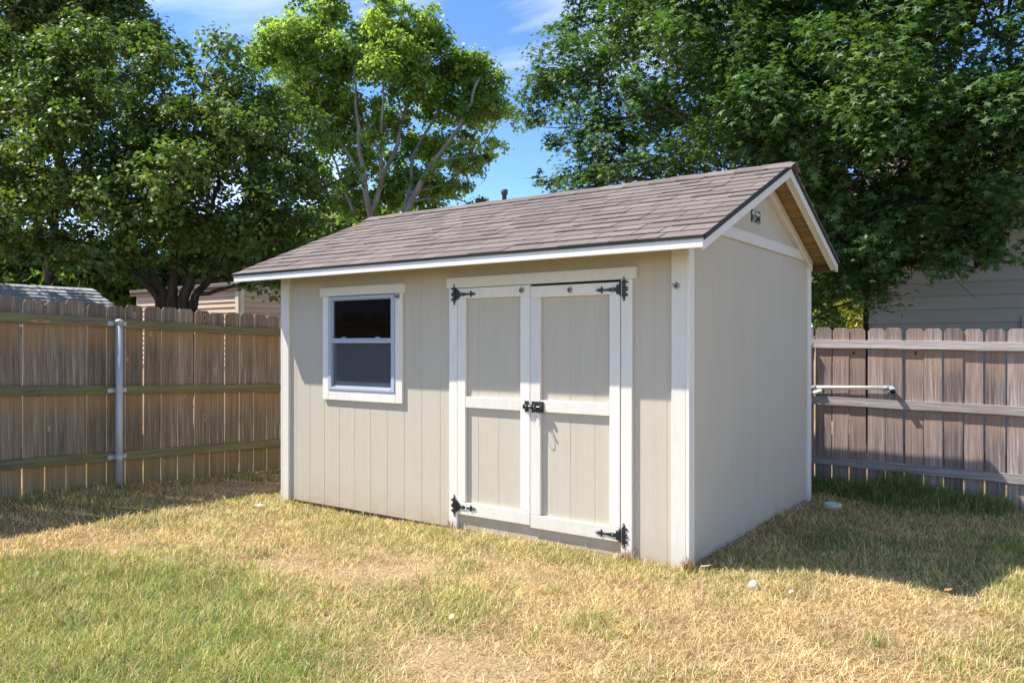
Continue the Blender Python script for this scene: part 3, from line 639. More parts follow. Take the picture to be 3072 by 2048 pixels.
# pipes lying along the rear fence
pipe = obj('drain_pipe', MB().tube([(-0.62, 3.712, 1.030), (0.548, 3.712, 1.058)], 0.019, 16).mesh('drain_pipe', True), None, PVC, label='white plastic pipe fixed along the rear fence with grey elbow', category='pipe')
cou = MB().tube([(0.535, 3.712, 1.0577), (0.602, 3.712, 1.0592)], 0.0235, 16); cou.tube([(0.592, 3.717, 1.060), (0.622, 3.697, 1.052), (0.634, 3.662, 1.038), (0.636, 3.632, 1.026)], [0.0235, 0.027, 0.028, 0.028], 16, cap=False)
obj('elbow', cou.mesh('elbow', True), pipe, GREYPVC)
obj('elbow_mouth_shade', MB().tube([(0.6355, 3.647, 1.032), (0.6358, 3.635, 1.027)], 0.0262, 16).mesh('elbow_mouth_shade', True), pipe, HOLE_SHADE)  # solid black plug: the shade inside the open elbow, put in as colour
obj('coupling', MB().tube([(-0.17, 3.712, 1.0408), (-0.115, 3.712, 1.0421)], 0.0235, 16).mesh('coupling', True), pipe, GREYPVC)
p2 = obj('drain_pipe', MB().tube([(-0.62, 3.700, 0.975), (-0.135, 3.700, 0.985)], 0.017, 14).mesh('drain_pipe', True), None, GREYPVC, label='short grey pipe stub just below the long white pipe', category='pipe')
obj('elbow', MB().tube([(-0.140, 3.700, 0.985), (-0.115, 3.698, 0.988), (-0.095, 3.698, 1.000), (-0.058, 3.698, 1.004)], 0.020, 14).mesh('elbow', True), p2, PVC)

# ------------------------------------------------------------------ neighbouring buildings
def lap_boards(parent, n, z0, exp, fn, length, mat, th=0.030):
    """lap siding: wedge boards, one object each; fn(u, out, z)"""
    me = None
    for i in range(n):
        b = MB(); z = z0+i*exp
        v = []
        for u in (0, length): v += [fn(u, 0, z), fn(u, th+0.004, z), fn(u, 0.004, z+exp+0.012), fn(u, 0, z+exp+0.012)]
        b.add(v, [(0, 1, 2, 3), (7, 6, 5, 4), (0, 4, 5, 1), (1, 5, 6, 2), (2, 6, 7, 3), (3, 7, 4, 0)])
        obj('siding_board', b.mesh('siding_board'), parent, mat)
# grey house beyond the rear fence
GREYW = board_paint('grey_house_paint', (0.40, 0.385, 0.35), grain=0.12, rand=0.05)
gh = empty('house', (-0.5, 8.0, 0), label='grey lap-sided house shaded by the big tree beyond the rear fence', category='house')
obj('wall', MB().box(0, 10, 0.005, 7, -0.2, 3.40).mesh('wall'), gh, GREYW)
lap_boards(gh, 16, 0.25, 0.195, lambda u, d, z: (0.055+u, -d, z), 9.8, GREYW)
boxobj('corner_board', -0.018, 0.055, -0.03, -0.001, 0, 3.36, M('black_corner_trim', 0.6, 0.3, (0.012, 0.012, 0.013)).m, gh)
boxobj('corner_board', -0.020, -0.001, -0.028, 0.09, 0, 3.36, M('black_corner_trim', 0.6, 0.3, (0.012, 0.012, 0.013)).m, gh)
boxobj('soffit', -0.4, 10.4, -0.55, 0.0, 3.345, 3.375, board_paint('tan_soffit', (0.52, 0.37, 0.18)), gh)
boxobj('fascia', -0.42, 10.42, -0.58, -0.552, 3.345, 3.50, board_paint('tan_fascia', (0.55, 0.42, 0.24)), gh)
rb = MB(); rb.prism([(-0.62, 3.47), (3.5, 5.1), (7.62, 3.47), (7.62, 3.40), (3.5, 5.02), (-0.62, 3.40)], lambda u, w, d: (d, u, w), -0.45, 10.45); obj('roof', rb.mesh('roof'), gh, SHINGLE)
mt = boxobj('utility_box', 2.02, 2.30, -0.055, -0.024, 1.35, 1.90, GREYW, gh, 0.006)
obj('meter', MB().lathe([(0.075, 0.0), (0.085, 0.012), (0.085, 0.03), (0.07, 0.05), (0.05, 0.058), (0.0005, 0.06)], (2.15, -0.056, 1.665), 'y', 20).mesh('meter', True), mt, M('meter_grey', 0.3, 0.5, (0.12, 0.12, 0.12)).m)
# tan house beyond the left fence
TANW = board_paint('tan_house_paint', (0.62, 0.45, 0.31), grain=0.12, rand=0.04)
hx, hy = -11.70, 4.84
th_ = empty('house', (hx, hy, 0), label='tan lap-sided house behind the dark tree and left fence', category='house')
obj('wall', MB().box(-3.9, -0.005, 0.005, 8, -0.2, 2.69).mesh('wall'), th_, TANW)
lap_boards(th_, 15, 1.05, 0.11, lambda u, d, z: (-0.09-u, -d, z), 3.75, TANW)
lap_boards(th_, 15, 1.05, 0.11, lambda u, d, z: (d-0.004, 0.09+u, z), 7.8, TANW)
CREAM = board_paint('cream_corner_paint', (0.72, 0.66, 0.50))
boxobj('corner_board', -0.089, 0.02, -0.04, -0.006, 0, 2.66, CREAM, th_); boxobj('corner_board', -0.004, 0.036, -0.0055, 0.089, 0, 2.66, CREAM, th_)
wn_ = boxobj('window_frame', -2.95, -1.95, -0.07, -0.036, 1.90, 2.62, M('white_window', 0.5, 0.4, (0.75, 0.77, 0.80)).m, th_)
boxobj('pane', -2.88, -2.02, -0.076, -0.0705, 1.97, 2.55, M('dark_pane', 0.05, 0.5, (0.10, 0.12, 0.14)).m, wn_, 0)
boxobj('fascia', -4.0, 0.1, -0.09, -0.07, 2.60, 2.74, M('brown_eave', 0.7, 0.3, (0.16, 0.11, 0.08)).m, th_)
rb = MB(); rb.prism([(-0.11, 2.74), (4, 3.3), (8.11, 2.74), (8.11, 2.68), (4, 3.24), (-0.11, 2.68)], lambda u, w, d: (d, u, w), -4.0, 0.12); obj('roof', rb.mesh('roof'), th_, SHINGLE)
# low grey roofed shed beyond the left fence
ns_ = empty('neighbour_shed', (-11.3, -0.5, 0), label='low shed with weathered grey shingle roof above the left fence', category='shed')
RX, RZ, SLn = 0.0, 2.44, 0.44; YA, YBn = -2.6, 2.20
obj('wall', MB().box(-1.4, 1.4, YA, YBn-0.15, -0.2, 1.80).mesh('wall'), ns_, GREYW)
gw = MB().prism([(-1.4, 1.801), (1.4, 1.801), (0, 2.36)], lambda u, w, d: (u, d, w), YBn-0.2, YBn-0.16); obj('gable', gw.mesh('gable'), ns_, GREYW)
dk = MB().prism([(0, RZ-0.02), (1.55, RZ-0.02-1.55*SLn), (1.55, RZ-0.06-1.55*SLn), (0, RZ-0.06), (-1.55, RZ-0.06-1.55*SLn), (-1.55, RZ-0.02-1.55*SLn)], lambda u, w, d: (u, d, w), YA, YBn); nroof = obj('roof', dk.mesh('roof'), ns_, SHINGLEG)
thn = math.atan(SLn); nrow = 12; ex = 1.57/math.cos(thn)/nrow
tg = tab(0.016, 77); tg.materials.clear(); tg.materials.append(SHINGLEG)
for c in range(nrow):
    y = YA-random.uniform(0, 0.25)
    while y < YBn-0.02:
        w = min(0.33, YBn+0.01-y)
        o = bpy.data.objects.new('shingle', tg); col.objects.link(o); o.parent = nroof
        s_ = 1.57-c*ex*math.cos(thn)
        o.location = (s_, y, RZ-0.012-s_*SLn); o.rotation_euler = Euler((thn-0.05, 0, R(90)), 'XYZ'); o.scale = (w-0.004, ex*1.2, 1)
        y += w
# house on the other side of the left fence, in sight only as a reflection in the shed window
rh = empty('house', (-13.0, -9.0, 0), label='dark house reflected in the upper pane of the shed window', category='house')
obj('wall', MB().box(-6, 0, -5, 7, -0.2, 3.2).mesh('wall'), rh, board_paint('slate_house_paint', (0.22, 0.22, 0.25)))
f_ = boxobj('window_frame', 0.001, 0.05, 1.6, 3.4, 1.6, 3.0, M('white_window_b', 0.5, 0.4, (0.7, 0.7, 0.72)).m, rh); boxobj('pane', 0.051, 0.056, 1.75, 3.25, 1.75, 2.85, M('dark_pane_b', 0.1, 0.5, (0.04, 0.05, 0.06)).m, f_, 0)
obj('roof', MB().prism([(0.5, 3.15), (-3, 5.0), (-6.5, 3.15), (-6.5, 3.05), (-3, 4.9), (0.5, 3.05)], lambda u, w, d: (u, d, w), -5.5, 7.5).mesh('roof'), rh, SHINGLE)

# ------------------------------------------------------------------ trees
def leaves_mesh(name, C, N, S, colr, kind, mat, parent, droop=0.3, seed=1):
    """C centres, N facing directions, S sizes; kind oval (4 corners, folded) or star (five lobes)"""
    g = np.random.default_rng(seed); n = len(C)
    N = N/np.linalg.norm(N, axis=1, keepdims=True)
    t = g.normal(0, 1, (n, 3)); t[:, 2] -= droop*2.0
    t -= N*np.sum(t*N, 1, keepdims=True); t /= np.linalg.norm(t, axis=1, keepdims=True)+1e-9; b = np.cross(N, t)
    if kind == 'oval':
        fold = g.uniform(0.05, 0.28, n)[:, None]; wd = g.uniform(0.34, 0.46, n)[:, None]; S_ = S[:, None]
        P = np.stack([C-t*S_*0.5, C+b*S_*wd+N*S_*fold*wd-t*S_*0.06, C+t*S_*0.55-N*S_*0.12, C-b*S_*wd+N*S_*fold*wd-t*S_*0.06], 1)
        base = np.arange(n)[:, None]*4; tr = np.concatenate([base+[0, 1, 2], base+[0, 2, 3]]); k = 4
    else:
        S_ = S[:, None]; an = [math.pi, 2.05, 1.22, 0.62, 0.0, -0.62, -1.22, -2.05]  ; rr = [0.22, 0.50, 0.22, 0.56, 0.24, 0.56, 0.22, 0.50]
        an = [0, 0.36, 1.05, 1.55, 2.15, 3.14, -2.15, -1.55, -1.05, -0.36]; rr = [0.62, 0.22, 0.56, 0.20, 0.45, 0.16, 0.45, 0.20, 0.56, 0.22]
        pts = []
        cup = g.uniform(-0.30, 0.05, n)[:, None]
        for a_, r_ in zip(an, rr): pts.append(C+(t*math.cos(a_)+b*math.sin(a_))*S_*r_+N*S_*cup*(r_*r_*2.0))
        P = np.stack(pts, 1); k = 10; base = np.arange(n)[:, None]*10
        tr = np.concatenate([base+q for q in ([9, 0, 1], [1, 2, 3], [3, 4, 5], [5, 6, 7], [7, 8, 9], [9, 1, 3], [9, 3, 5], [9, 5, 7])])
    cc = np.repeat(colr, k, axis=0)
    o = bulk(name, P.reshape(-1, 3), tr, None, cc, mat, parent); return o
def tree(name, label, base, stems, lobes, per, leaves, size, cols, kind, lmat, bmat, seed, spread=0.26, group=None, shell=0.45, trunk_r=0.12, flat=0.75, updir=0.7, twig=0.008):
    g = np.random.default_rng(seed); base = Vector(base)
    root = empty(name, base, label=label, category='tree')
    if group: root['group'] = group
    tr = MB(); nodes = []
    for s in stems:         # s: list of points from the base up, radius at base
        pts = [Vector(p) for p in s['p']]; r0 = s['r']
        fine = []
        for i in range(len(pts)-1):
            for k in range(4): fine.append(pts[i].lerp(pts[i+1], k/4)+Vector(g.normal(0, 0.025, 3)))
        fine.append(pts[-1]); n = len(fine)
        rad = [max(0.012, r0*(1-0.82*i/(n-1))) for i in range(n)]
        tr.tube([p-base for p in fine], rad, 8); nodes += [(p, rad[i]) for i, p in enumerate(fine)][2:]
    Cs = []; Ns = []; Ss = []; Ks = []
    npos = np.array([tuple(p) for p, r in nodes])
    allc = []
    for (c, r) in lobes:
        c = np.array(tuple(c)); rr = np.array(r if hasattr(r, '__len__') else (r, r, r*flat*1.15)); rm = rr.mean()
        # a limb to the lobe
        d = np.linalg.norm(npos-c, axis=1)+np.maximum(0, npos[:, 2]-c[2])*1.5; j = int(d.argmin()); p0 = nodes[j][0]; cv = Vector(c)
        mid = p0.lerp(cv, 0.5)+Vector((0, 0, 0.12*(cv-p0).length)); limb = []
        for k in range(6):
            u = k/5; limb.append(p0*(1-u)**2+mid*2*u*(1-u)+cv*u*u+Vector(g.normal(0, 0.02, 3)))
        rl = min(nodes[j][1]*0.75, 0.022+0.022*rm); tr.tube([p-base for p in limb], [rl*(1-0.6*k/5) for k in range(6)], 6)
        lp_ = np.array([tuple(p) for p in limb])
        m = max(3, int(per*rm*rm+0.5)); dirs = g.normal(0, 1, (m, 3))+[0, 0, 0.25]; dirs /= np.linalg.norm(dirs, axis=1, keepdims=True)
        rad = (1-shell*g.random(m)**1.3)*g.uniform(0.86, 1.12, m); P = c+dirs*rr*rad[:, None]
        for q, dv in zip(P, dirs): allc.append((q, dv, lp_[int(np.linalg.norm(lp_-q, axis=1).argmin())], rm))
    for q, dv, p0, lr in allc:
        p0 = Vector(p0); qv = Vector(q); rb = min(spread, 0.8*lr)*g.uniform(0.62, 1.35)
        mid = p0.lerp(qv, 0.55)+Vector((g.normal(0, .05), g.normal(0, .05), 0.06)); ax = np.array([dv[0], dv[1], 0.15]); ax /= np.linalg.norm(ax)+1e-6
        tr.tube([p0-base, mid-base, qv-base], [twig*1.9, twig*1.3, twig*0.8], 4, cap=False)
        for _ in range(4):
            e = qv+Vector(g.normal(0, 0.6, 3)*rb)+Vector(ax*rb*0.3); tr.tube([qv-base, e-base], [twig*0.8, twig*0.3], 3, cap=False)
        m = max(20, int(leaves*(rb/spread)**2*g.uniform(0.8, 1.15)))
        d = g.normal(0, 1, (m, 3))+np.array([0, 0, 0.45])+ax*0.25; d /= np.linalg.norm(d, axis=1, keepdims=True)
        # leaves sit on sprigs that bristle from the bough
        ns_ = max(6, m//14); sg = d[:ns_]; own = g.integers(0, ns_, m); t_ = g.random(m)**0.7
        pos = sg[own]*(0.35+0.78*t_)[:, None]+g.normal(0, 0.17, (m, 3))
        Cc = q+pos*np.array([rb, rb, rb*0.78])+np.stack([np.zeros(m), np.zeros(m), -0.10*rb*t_], 1)
        nn = g.normal(0, 0.50, (m, 3))+pos*0.55+np.array([0, 0, updir])
        k = g.uniform(0, 1, m); tn = g.normal(0, 0.17); tone = tn+g.normal(0, 0.17, m)+0.25*(t_-0.5)
        colr = np.array(cols[0])*(1-k[:, None])+np.array(cols[1])*k[:, None]; colr = colr*np.clip(1+tone, 0.45, 1.8)[:, None]*np.array([1+0.4*max(tn, -0.2), 1, 1])
        Cs.append(Cc); Ns.append(nn); Ss.append(size*g.uniform(0.5, 1.3, m)); Ks.append(colr)
    C = np.concatenate(Cs)-np.array(tuple(base)); 
    obj('trunk', tr.mesh('trunk', True), root, bmat)
    cr_ = leaves_mesh('crown', C, np.concatenate(Ns), np.concatenate(Ss), np.concatenate(Ks), kind, lmat, root, droop=0.9 if kind == 'star' else 0.4, seed=seed+5)
    return root, len(C)
def L(px, py, d, r): return (at(px, py, d), r)
def onY(px, py, y): k = FW+RT*((px-1536)/2365)-Vector((0, 0, 1))*((py-1032)/2365); t = (y-CAM.y)/k.y; return CAM+k*t
counts = {}
# dark many-stemmed tree behind the left fence
b0 = at(520, 1035, 12.0); b0.z = 0
V = Vector
stems = []
for (px, py, d, r, bx, mx) in ((330, 700, 11.6, 0.075, -0.45, 395), (420, 560, 12.2, 0.10, -0.25, 450), (560, 560, 12.0, 0.12, 0.0, 520), (660, 540, 11.8, 0.12, 0.30, 585), (760, 560, 12.2, 0.085, 0.55, 660), (800, 790, 11.6, 0.055, 0.5, 690), (330, 520, 12.4, 0.07, -0.35, 400)):
    p0 = b0+RT*bx*0.45; p1 = at(520+bx*100, 900, 12.0); p2 = at(mx, 800 if py < 780 else 865, (12+d)/2); p3 = at(px, py, d)
    stems.append({'p': [p0, p1, p2, p3], 'r': r})
lobes = [L(*a) for a in ((150, 250, 12.2, 1.15), (330, 250, 12.0, 1.05), (430, 330, 11.6, 0.8), (80, 430, 11.8, 1.1), (270, 470, 11.4, 1.0), (430, 480, 12.2, 0.9), (610, 270, 12.2, 0.78), (735, 365, 12.4, 0.8), (850, 470, 12.6, 0.85), (620, 450, 11.6, 0.9),
    (780, 560, 11.9, 0.95), (940, 590, 12.6, 0.72), (660, 620, 11.2, 0.9), (500, 640, 11.4, 0.72), (860, 700, 12.0, 0.85), (960, 760, 12.8, 0.6), (720, 700, 11.7, 0.6), (600, 740, 11.6, 0.36), (300, 650, 11.0, 0.85), (120, 640, 11.3, 0.95), (60, 725, 11.2, 0.42), (230, 730, 10.9, 0.42), (340, 745, 11.0, 0.36),
    (-120, 350, 12, 1.1), (-120, 600, 11.6, 1.1), (-90, 740, 11.6, 0.4), (820, 800, 11.9, 0.22), (660, 800, 11.5, 0.22), (560, 800, 11.7, 0.22), (760, 800, 11.6, 0.30), (860, 815, 12.2, 0.30), (930, 830, 12.6, 0.35), (700, 790, 12.8, 0.35), (450, 790, 11.6, 0.25), (350, 800, 11.2, 0.2), (160, 790, 11.0, 0.22), (745, 860, 11.4, 0.10), (300, 420, 13.2, 1.0), (640, 480, 13.3, 1.0), (480, 200, 12.9, 0.6), (820, 850, 13.0, 0.36))]
t1, counts['dark'] = tree('pear_tree', 'dark green many-stemmed tree just behind the left fence', b0, stems, lobes, 15, 285, 0.080, ((0.060, 0.102, 0.020), (0.122, 0.172, 0.038)), 'oval', LEAF_D, BARK_D, 11, spread=0.34)
# taller tree behind it, top left corner
b1 = at(150, 1035, 22.0); b1.z = 0
stems = [{'p': [b1, at(150, 800, 22.0), at(170, 500, 22.0), at(200, 150, 22.0)], 'r': 0.2}, {'p': [at(150, 800, 22.0), at(60, 500, 22.4), at(0, 200, 22.0)], 'r': 0.1}]
lobes = [L(*a) for a in ((60, 60, 22.0, 2.00), (250, 80, 21.7, 1.53), (330, 130, 21.6, 1.00), (390, 40, 22.1, 0.47), (430, 110, 22.1, 0.48), (-80, 200, 22.0, 2.00), (150, 250, 22.0, 2.00), (300, 20, 22.1, 0.93), (120, -150, 22.0, 1.86), (-120, -100, 22.1, 2.00), (360, 220, 21.9, 0.93))]
t2, counts['back'] = tree('ash_tree', 'tall olive green tree rising behind the dark tree at the left edge', b1, stems, lobes, 7.5, 330, 0.135, ((0.075, 0.112, 0.022), (0.130, 0.175, 0.042)), 'oval', LEAF_D, BARK_D, 21, spread=0.56)
# light green tree with pale stems beyond the shed roof
b2 = at(1150, 1035, 20.0); b2.z = 0
def S(*p, r): return {'p': [b2 if q is None else at(*q) for q in p], 'r': r}
stems = [S(None, (1110, 640, 20), (1080, 440, 19.6), (1060, 200, 19.4), r=0.11), S(None, (1215, 640, 20), (1290, 500, 19.8), (1400, 340, 19.6), (1440, 230, 19.6), r=0.11), S((1110, 640, 20), (1190, 430, 20.3), (1240, 240, 20.5), (1260, 90, 20.4), r=0.07), S((1215, 640, 20), (1240, 470, 20.6), (1330, 300, 20.6), (1350, 150, 20.4), r=0.06),
         S((1100, 560, 20), (1000, 400, 20.4), (900, 230, 20.2), r=0.05), S((1140, 560, 20), (1150, 350, 19.2), (1140, 120, 19.4), r=0.05), S((1290, 500, 19.8), (1420, 460, 19.8), (1500, 360, 19.8), r=0.035), S((1060, 640, 20.4), (1010, 500, 20.6), (960, 380, 20.6), r=0.05)]
lobes = [L(*a) for a in ((960, 70, 20.2, 0.75), (860, 160, 20.0, 0.9), (800, 170, 20.4, 0.6), (960, 220, 20.0, 1.0), (1080, 170, 20.0, 0.95), (1180, 110, 20.0, 0.9), (1180, 230, 19.4, 0.8), (1290, 170, 20.2, 0.95), (1380, 210, 20.2, 0.85), (1440, 270, 20.2, 0.75), (1480, 350, 20.0, 0.55), (1400, 330, 20.4, 0.6), (1290, 300, 20.6, 0.8),
    (1060, 330, 20.6, 0.9), (930, 330, 20.6, 0.9), (1000, 440, 20.8, 0.8), (1090, 500, 20.9, 0.55), (1160, 380, 20.8, 0.6), (1430, 430, 19.9, 0.38), (1380, 520, 20.2, 0.50), (1330, 570, 20.6, 0.55), (1230, 560, 21.2, 0.65), (1070, 620, 21.2, 0.6), (1410, 560, 20.0, 0.22), (1000, 20, 20.4, 0.4), (1190, 40, 20.0, 0.45), (1290, 90, 20.0, 0.45), (1180, 500, 21.4, 0.4), (1330, 440, 21, 0.55), (1250, 430, 21.2, 0.55), (1450, 500, 20.3, 0.35), (1480, 430, 20.0, 0.35), (1120, 430, 19.3, 0.35), (1020, 560, 20.8, 0.6), (1290, 520, 19.4, 0.28), (1420, 610, 20.6, 0.3), (1300, 620, 21, 0.5), (1140, 590, 21.6, 0.5))]
t3, counts['mid'] = tree('cottonwood_tree', 'bright light green tree with pale stems beyond the shed roof', b2, stems, lobes, 24, 205, 0.105, ((0.130, 0.198, 0.042), (0.235, 0.300, 0.084)), 'oval', LEAF_M, BARK_P, 31, spread=0.36, shell=0.75)
# big dark star-leaved tree behind the rear fence
b3 = V((-1.0, 5.7, -0.05))
stems = [{'p': [b3, V((-1.0, 5.7, 1.6)), V((-0.95, 5.7, 4.0)), V((-1.1, 5.8, 8.2))], 'r': 0.20}, {'p': [V((-1.0, 5.7, 1.9)), V((-0.1, 5.5, 2.9)), V((0.9, 5.3, 3.7))], 'r': 0.09}, {'p': [V((-1.0, 5.7, 2.2)), V((-2.2, 5.6, 3.4)), V((-3.4, 5.6, 4.4))], 'r': 0.09}, {'p': [V((-0.95, 5.7, 3.2)), V((0.2, 6.0, 4.9)), V((1.3, 6.0, 6.0))], 'r': 0.09}, {'p': [V((-1.0, 5.7, 3.6)), V((-2.0, 5.6, 5.2)), V((-2.7, 5.7, 6.6))], 'r': 0.08}]
def LY(px, py, y, r): return (onY(px, py, y), r)
lobes = [LY(*a) for a in ((1720, 470, 5.4, 0.62), (1690, 330, 5.6, 0.55), (1760, 200, 5.8, 0.7), (1850, 330, 5.0, 0.85), (1900, 480, 5.2, 0.75), (1830, 80, 5.9, 0.8), (2000, 180, 5.2, 1.0), (2080, 380, 4.8, 0.9), (1980, 20, 5.8, 0.9), (2200, 120, 5.2, 1.1), (2250, 330, 4.7, 0.95), (2180, 520, 4.9, 0.7), (2400, 480, 4.6, 0.9), (2420, 200, 4.9, 1.05), (2620, 330, 4.7, 0.95), (2650, 90, 5.1, 1.0), (2820, 230, 4.8, 0.95), (2990, 120, 5.0, 0.95),
    (2560, 560, 4.6, 0.85), (2740, 500, 4.7, 0.85), (2920, 430, 4.8, 0.8), (3060, 330, 5.0, 0.8), (2500, 700, 4.9, 0.62), (2640, 710, 4.8, 0.6), (2470, 800, 5.2, 0.5), (2560, 830, 5.3, 0.48), (2600, 885, 5.0, 0.16), (2500, 860, 5.6, 0.42), (2760, 700, 4.9, 0.52), (2880, 640, 5.0, 0.6), (3020, 560, 5.1, 0.6), (2690, 850, 5.0, 0.16), (2830, 750, 5.1, 0.30), (2930, 800, 5.2, 0.20), (2990, 690, 5.3, 0.28), (2860, 800, 5.2, 0.18), (3000, 640, 5.2, 0.4), (3060, 690, 5.3, 0.3), (2900, 720, 5.2, 0.35), (2760, 780, 5.1, 0.22), (2680, 790, 5.1, 0.28),
    (2300, -120, 5.6, 1.5), (2700, -150, 5.6, 1.5), (3050, -120, 5.6, 1.3), (1950, -150, 6.0, 1.1), (2500, -380, 5.8, 1.6), (2850, -400, 5.8, 1.5), (2200, -400, 6.0, 1.3), (2200, 300, 6.4, 1.3), (2500, 200, 6.6, 1.5), (2800, 300, 6.6, 1.4), (2450, 600, 6.2, 0.95), (2700, 600, 6.2, 0.8), (1950, 400, 6.5, 1.0), (3220, 250, 5.3, 1.0), (3220, 500, 5.5, 0.75), (3260, 0, 5.6, 1.2), (1640, 440, 5.7, 0.26), (1620, 380, 5.8, 0.22), (1650, 260, 5.9, 0.25), (1690, 110, 5.9, 0.30), (1640, 545, 5.6, 0.22), (1720, 560, 5.4, 0.3), (1800, 560, 5.3, 0.4), (1740, 40, 5.9, 0.3))]
t4, counts['right'] = tree('sweetgum_tree', 'huge dark green star-leaved tree behind the shed and rear fence', b3, stems, lobes, 9.5, 310, 0.108, ((0.046, 0.100, 0.028), (0.098, 0.168, 0.046)), 'star', LEAF_S, BARK_D, 41, spread=0.44, updir=1.1)
# shrub and its neighbour far beyond the rear fence
def bush(name, label, c, r, n, size, cols, seed, cat='shrub'):
    g = np.random.default_rng(seed); root = empty(name, (c.x, c.y, 0), label=label, category=cat)
    d = g.normal(0, 1, (n, 3)); d /= np.linalg.norm(d, axis=1, keepdims=True); P = d*np.array(r)*(1-0.5*g.random(n)**1.5)[:, None]*(0.8+0.35*vnoise(d[:, 0]*3+5, d[:, 2]*3+d[:, 1]*2+5, 1.2, seed))[:, None]; P[:, 2] += c.z
    k = g.random(n)[:, None]; cc = (np.array(cols[0])*(1-k)+np.array(cols[1])*k)*np.clip(1+g.normal(0, .18, n), .5, 1.6)[:, None]
    leaves_mesh('crown', P, g.normal(0, 0.6, (n, 3))+d*0.5+[0, 0, 0.4], size*g.uniform(.6, 1.3, n), cc, 'oval', LEAF_M, root, seed=seed)
    b = MB()
    for i in range(7):
        e = d[i]*np.array(r)*0.7; b.tube([(0.1*d[i, 0], 0.1*d[i, 1], -0.05), (e[0]*0.4, e[1]*0.4, c.z*0.6), (e[0], e[1], c.z+abs(e[2]))], [0.03, 0.022, 0.01], 5)
    obj('stems', b.mesh('stems', True), root, BARK_D)
bush('yellow_shrub', 'yellow green shrub glimpsed beyond the rear fence left of the grey house', at(2550, 965, 17.0), (0.75, 0.6, 0.55), 5200, 0.075, ((0.20, 0.21, 0.03), (0.34, 0.31, 0.06)), 51)
bush('dark_shrub', 'small dark green shrub glimpsed beside the yellow shrub', at(2488, 975, 15.5), (0.33, 0.3, 0.42), 2200, 0.06, ((0.05, 0.085, 0.02), (0.10, 0.14, 0.03)), 52)
# background greenery that closes the view between the trunks
for i, (px, py, d, r) in enumerate(((330, 850, 24, (2.6, 2.2, 1.3)), (60, 830, 24, (2.4, 2.2, 1.4)), (1050, 800, 26, (3.2, 2.4, 2.4)), (700, 800, 25, (2.6, 2.2, 1.6)), (2420, 720, 22, (1.7, 1.7, 2.4)))):
    bush('distant_tree', ('hazy green tree far off between the trunks, second from the left edge', 'hazy green tree far off at the very left edge', 'hazy green tree far off below the light green crown', 'hazy green tree far off behind the tan house', 'hazy green tree far off between the shed gable and grey house')[i], at(px, py, d), r, 9000, 0.26, ((0.06, 0.10, 0.02), (0.12, 0.17, 0.04)), 60+i, 'tree')

# ------------------------------------------------------------------ grass
def blades(n, xr, yr, seed, hmul, cond=None, dens=None):
    g = np.random.default_rng(seed); x = g.uniform(*xr, n); y = g.uniform(*yr, n)
    keep = np.ones(n, bool)
    # not under the shed, not beyond the fences
    keep &= ~((x > -W+0.015) & (x < 0.0) & (y > 0.03) & (y < DP-0.02)); keep &= (x > XF+0.03) & (y < YFc-0.03)
    dx_ = x-CAM.x; dy_ = y-CAM.y; dep = dx_*FW.x+dy_*FW.y; lat = dx_*RT.x+dy_*RT.y
    keep &= (dep > 2.7) & (np.abs(lat) < dep*0.65+1.1)
    if dens is not None: keep &= g.random(n) < dens(x, y, dep)
    return x[keep], y[keep], dep[keep], g
def grass_mesh(name, x, y, h, w, flat, colr, g, label):
    n = len(x); z = ground_z(x, y)-0.004; an = g.uniform(0, 6.283, n); ca, sa = np.cos(an), np.sin(an)
    lean = np.clip(g.normal(flat, 0.25, n), 0.05, 1.35); hx_ = np.sin(lean)*h; hz_ = np.cos(lean)*h
    bx, by = -sa*w*0.5, ca*w*0.5
    cur = g.uniform(0.2, 0.6, n)
    P = np.empty((n, 5, 3))
    P[:, 0] = np.stack([x+bx, y+by, z], 1); P[:, 1] = np.stack([x-bx, y-by, z], 1)
    mx, my, mz = x+ca*hx_*0.42, y+sa*hx_*0.42, z+hz_*0.58
    P[:, 2] = np.stack([mx-bx*0.8, my-by*0.8, mz], 1); P[:, 3] = np.stack([mx+bx*0.8, my+by*0.8, mz], 1)
    tw = g.normal(0, 0.35, n)*h*0.3
    P[:, 4] = np.stack([x+ca*hx_*(1+0.25*cur)-sa*tw, y+sa*hx_*(1+0.25*cur)+ca*tw, z+hz_*(1-0.35*cur)], 1)
    base = np.arange(n)[:, None]*5
    cc = np.repeat(colr, 5, axis=0).reshape(n, 5, 3)
    return bulk(name, P.reshape(-1, 3), base+[3, 2, 4], base+[0, 1, 2, 3], cc.reshape(-1, 3), GRASSM, None, kind='stuff', label=label, category='grass')
def grass_cols(x, y, G, g):
    n = len(x); k = g.random(n)[:, None]; dry = np.array((0.50, 0.375, 0.180))*(1-k)+np.array((0.72, 0.585, 0.355))*k
    old = np.array((0.24, 0.145, 0.055)); o = (g.random(n) < 0.20)[:, None]; dry = np.where(o, old, dry)
    k2 = g.random(n)[:, None]; gr = np.array((0.100, 0.175, 0.028))*(1-k2)+np.array((0.33, 0.37, 0.100))*k2
    pick = (g.random(n) < G)[:, None]; c = np.where(pick, gr, dry); cl_ = 0.72+0.62*fbm(x, y, 5.5, 57); return c*np.clip(cl_+g.normal(0, 0.17, n), 0.4, 1.5)[:, None]
def bare(x, y): return np.clip((fbm(x, y, 1.2, 201)-0.50)*7, 0, 1)*(1-np.clip(greenness(x, y)*2.2, 0, 1))
def densf(x, y, dep): return (1-0.68*bare(x, y))* np.clip((4.6/np.maximum(dep, 2.7))**1.7, 0.12, 1.0)*(0.25+1.05*fbm(x, y, 4.6, 33))*np.where(greenness(x, y) > 0.4, 1.0, 0.85)
x, y, dep, g = blades(900000, (-5.65, 3.6), (-4.2, 3.73), 71, 1.0, dens=densf)
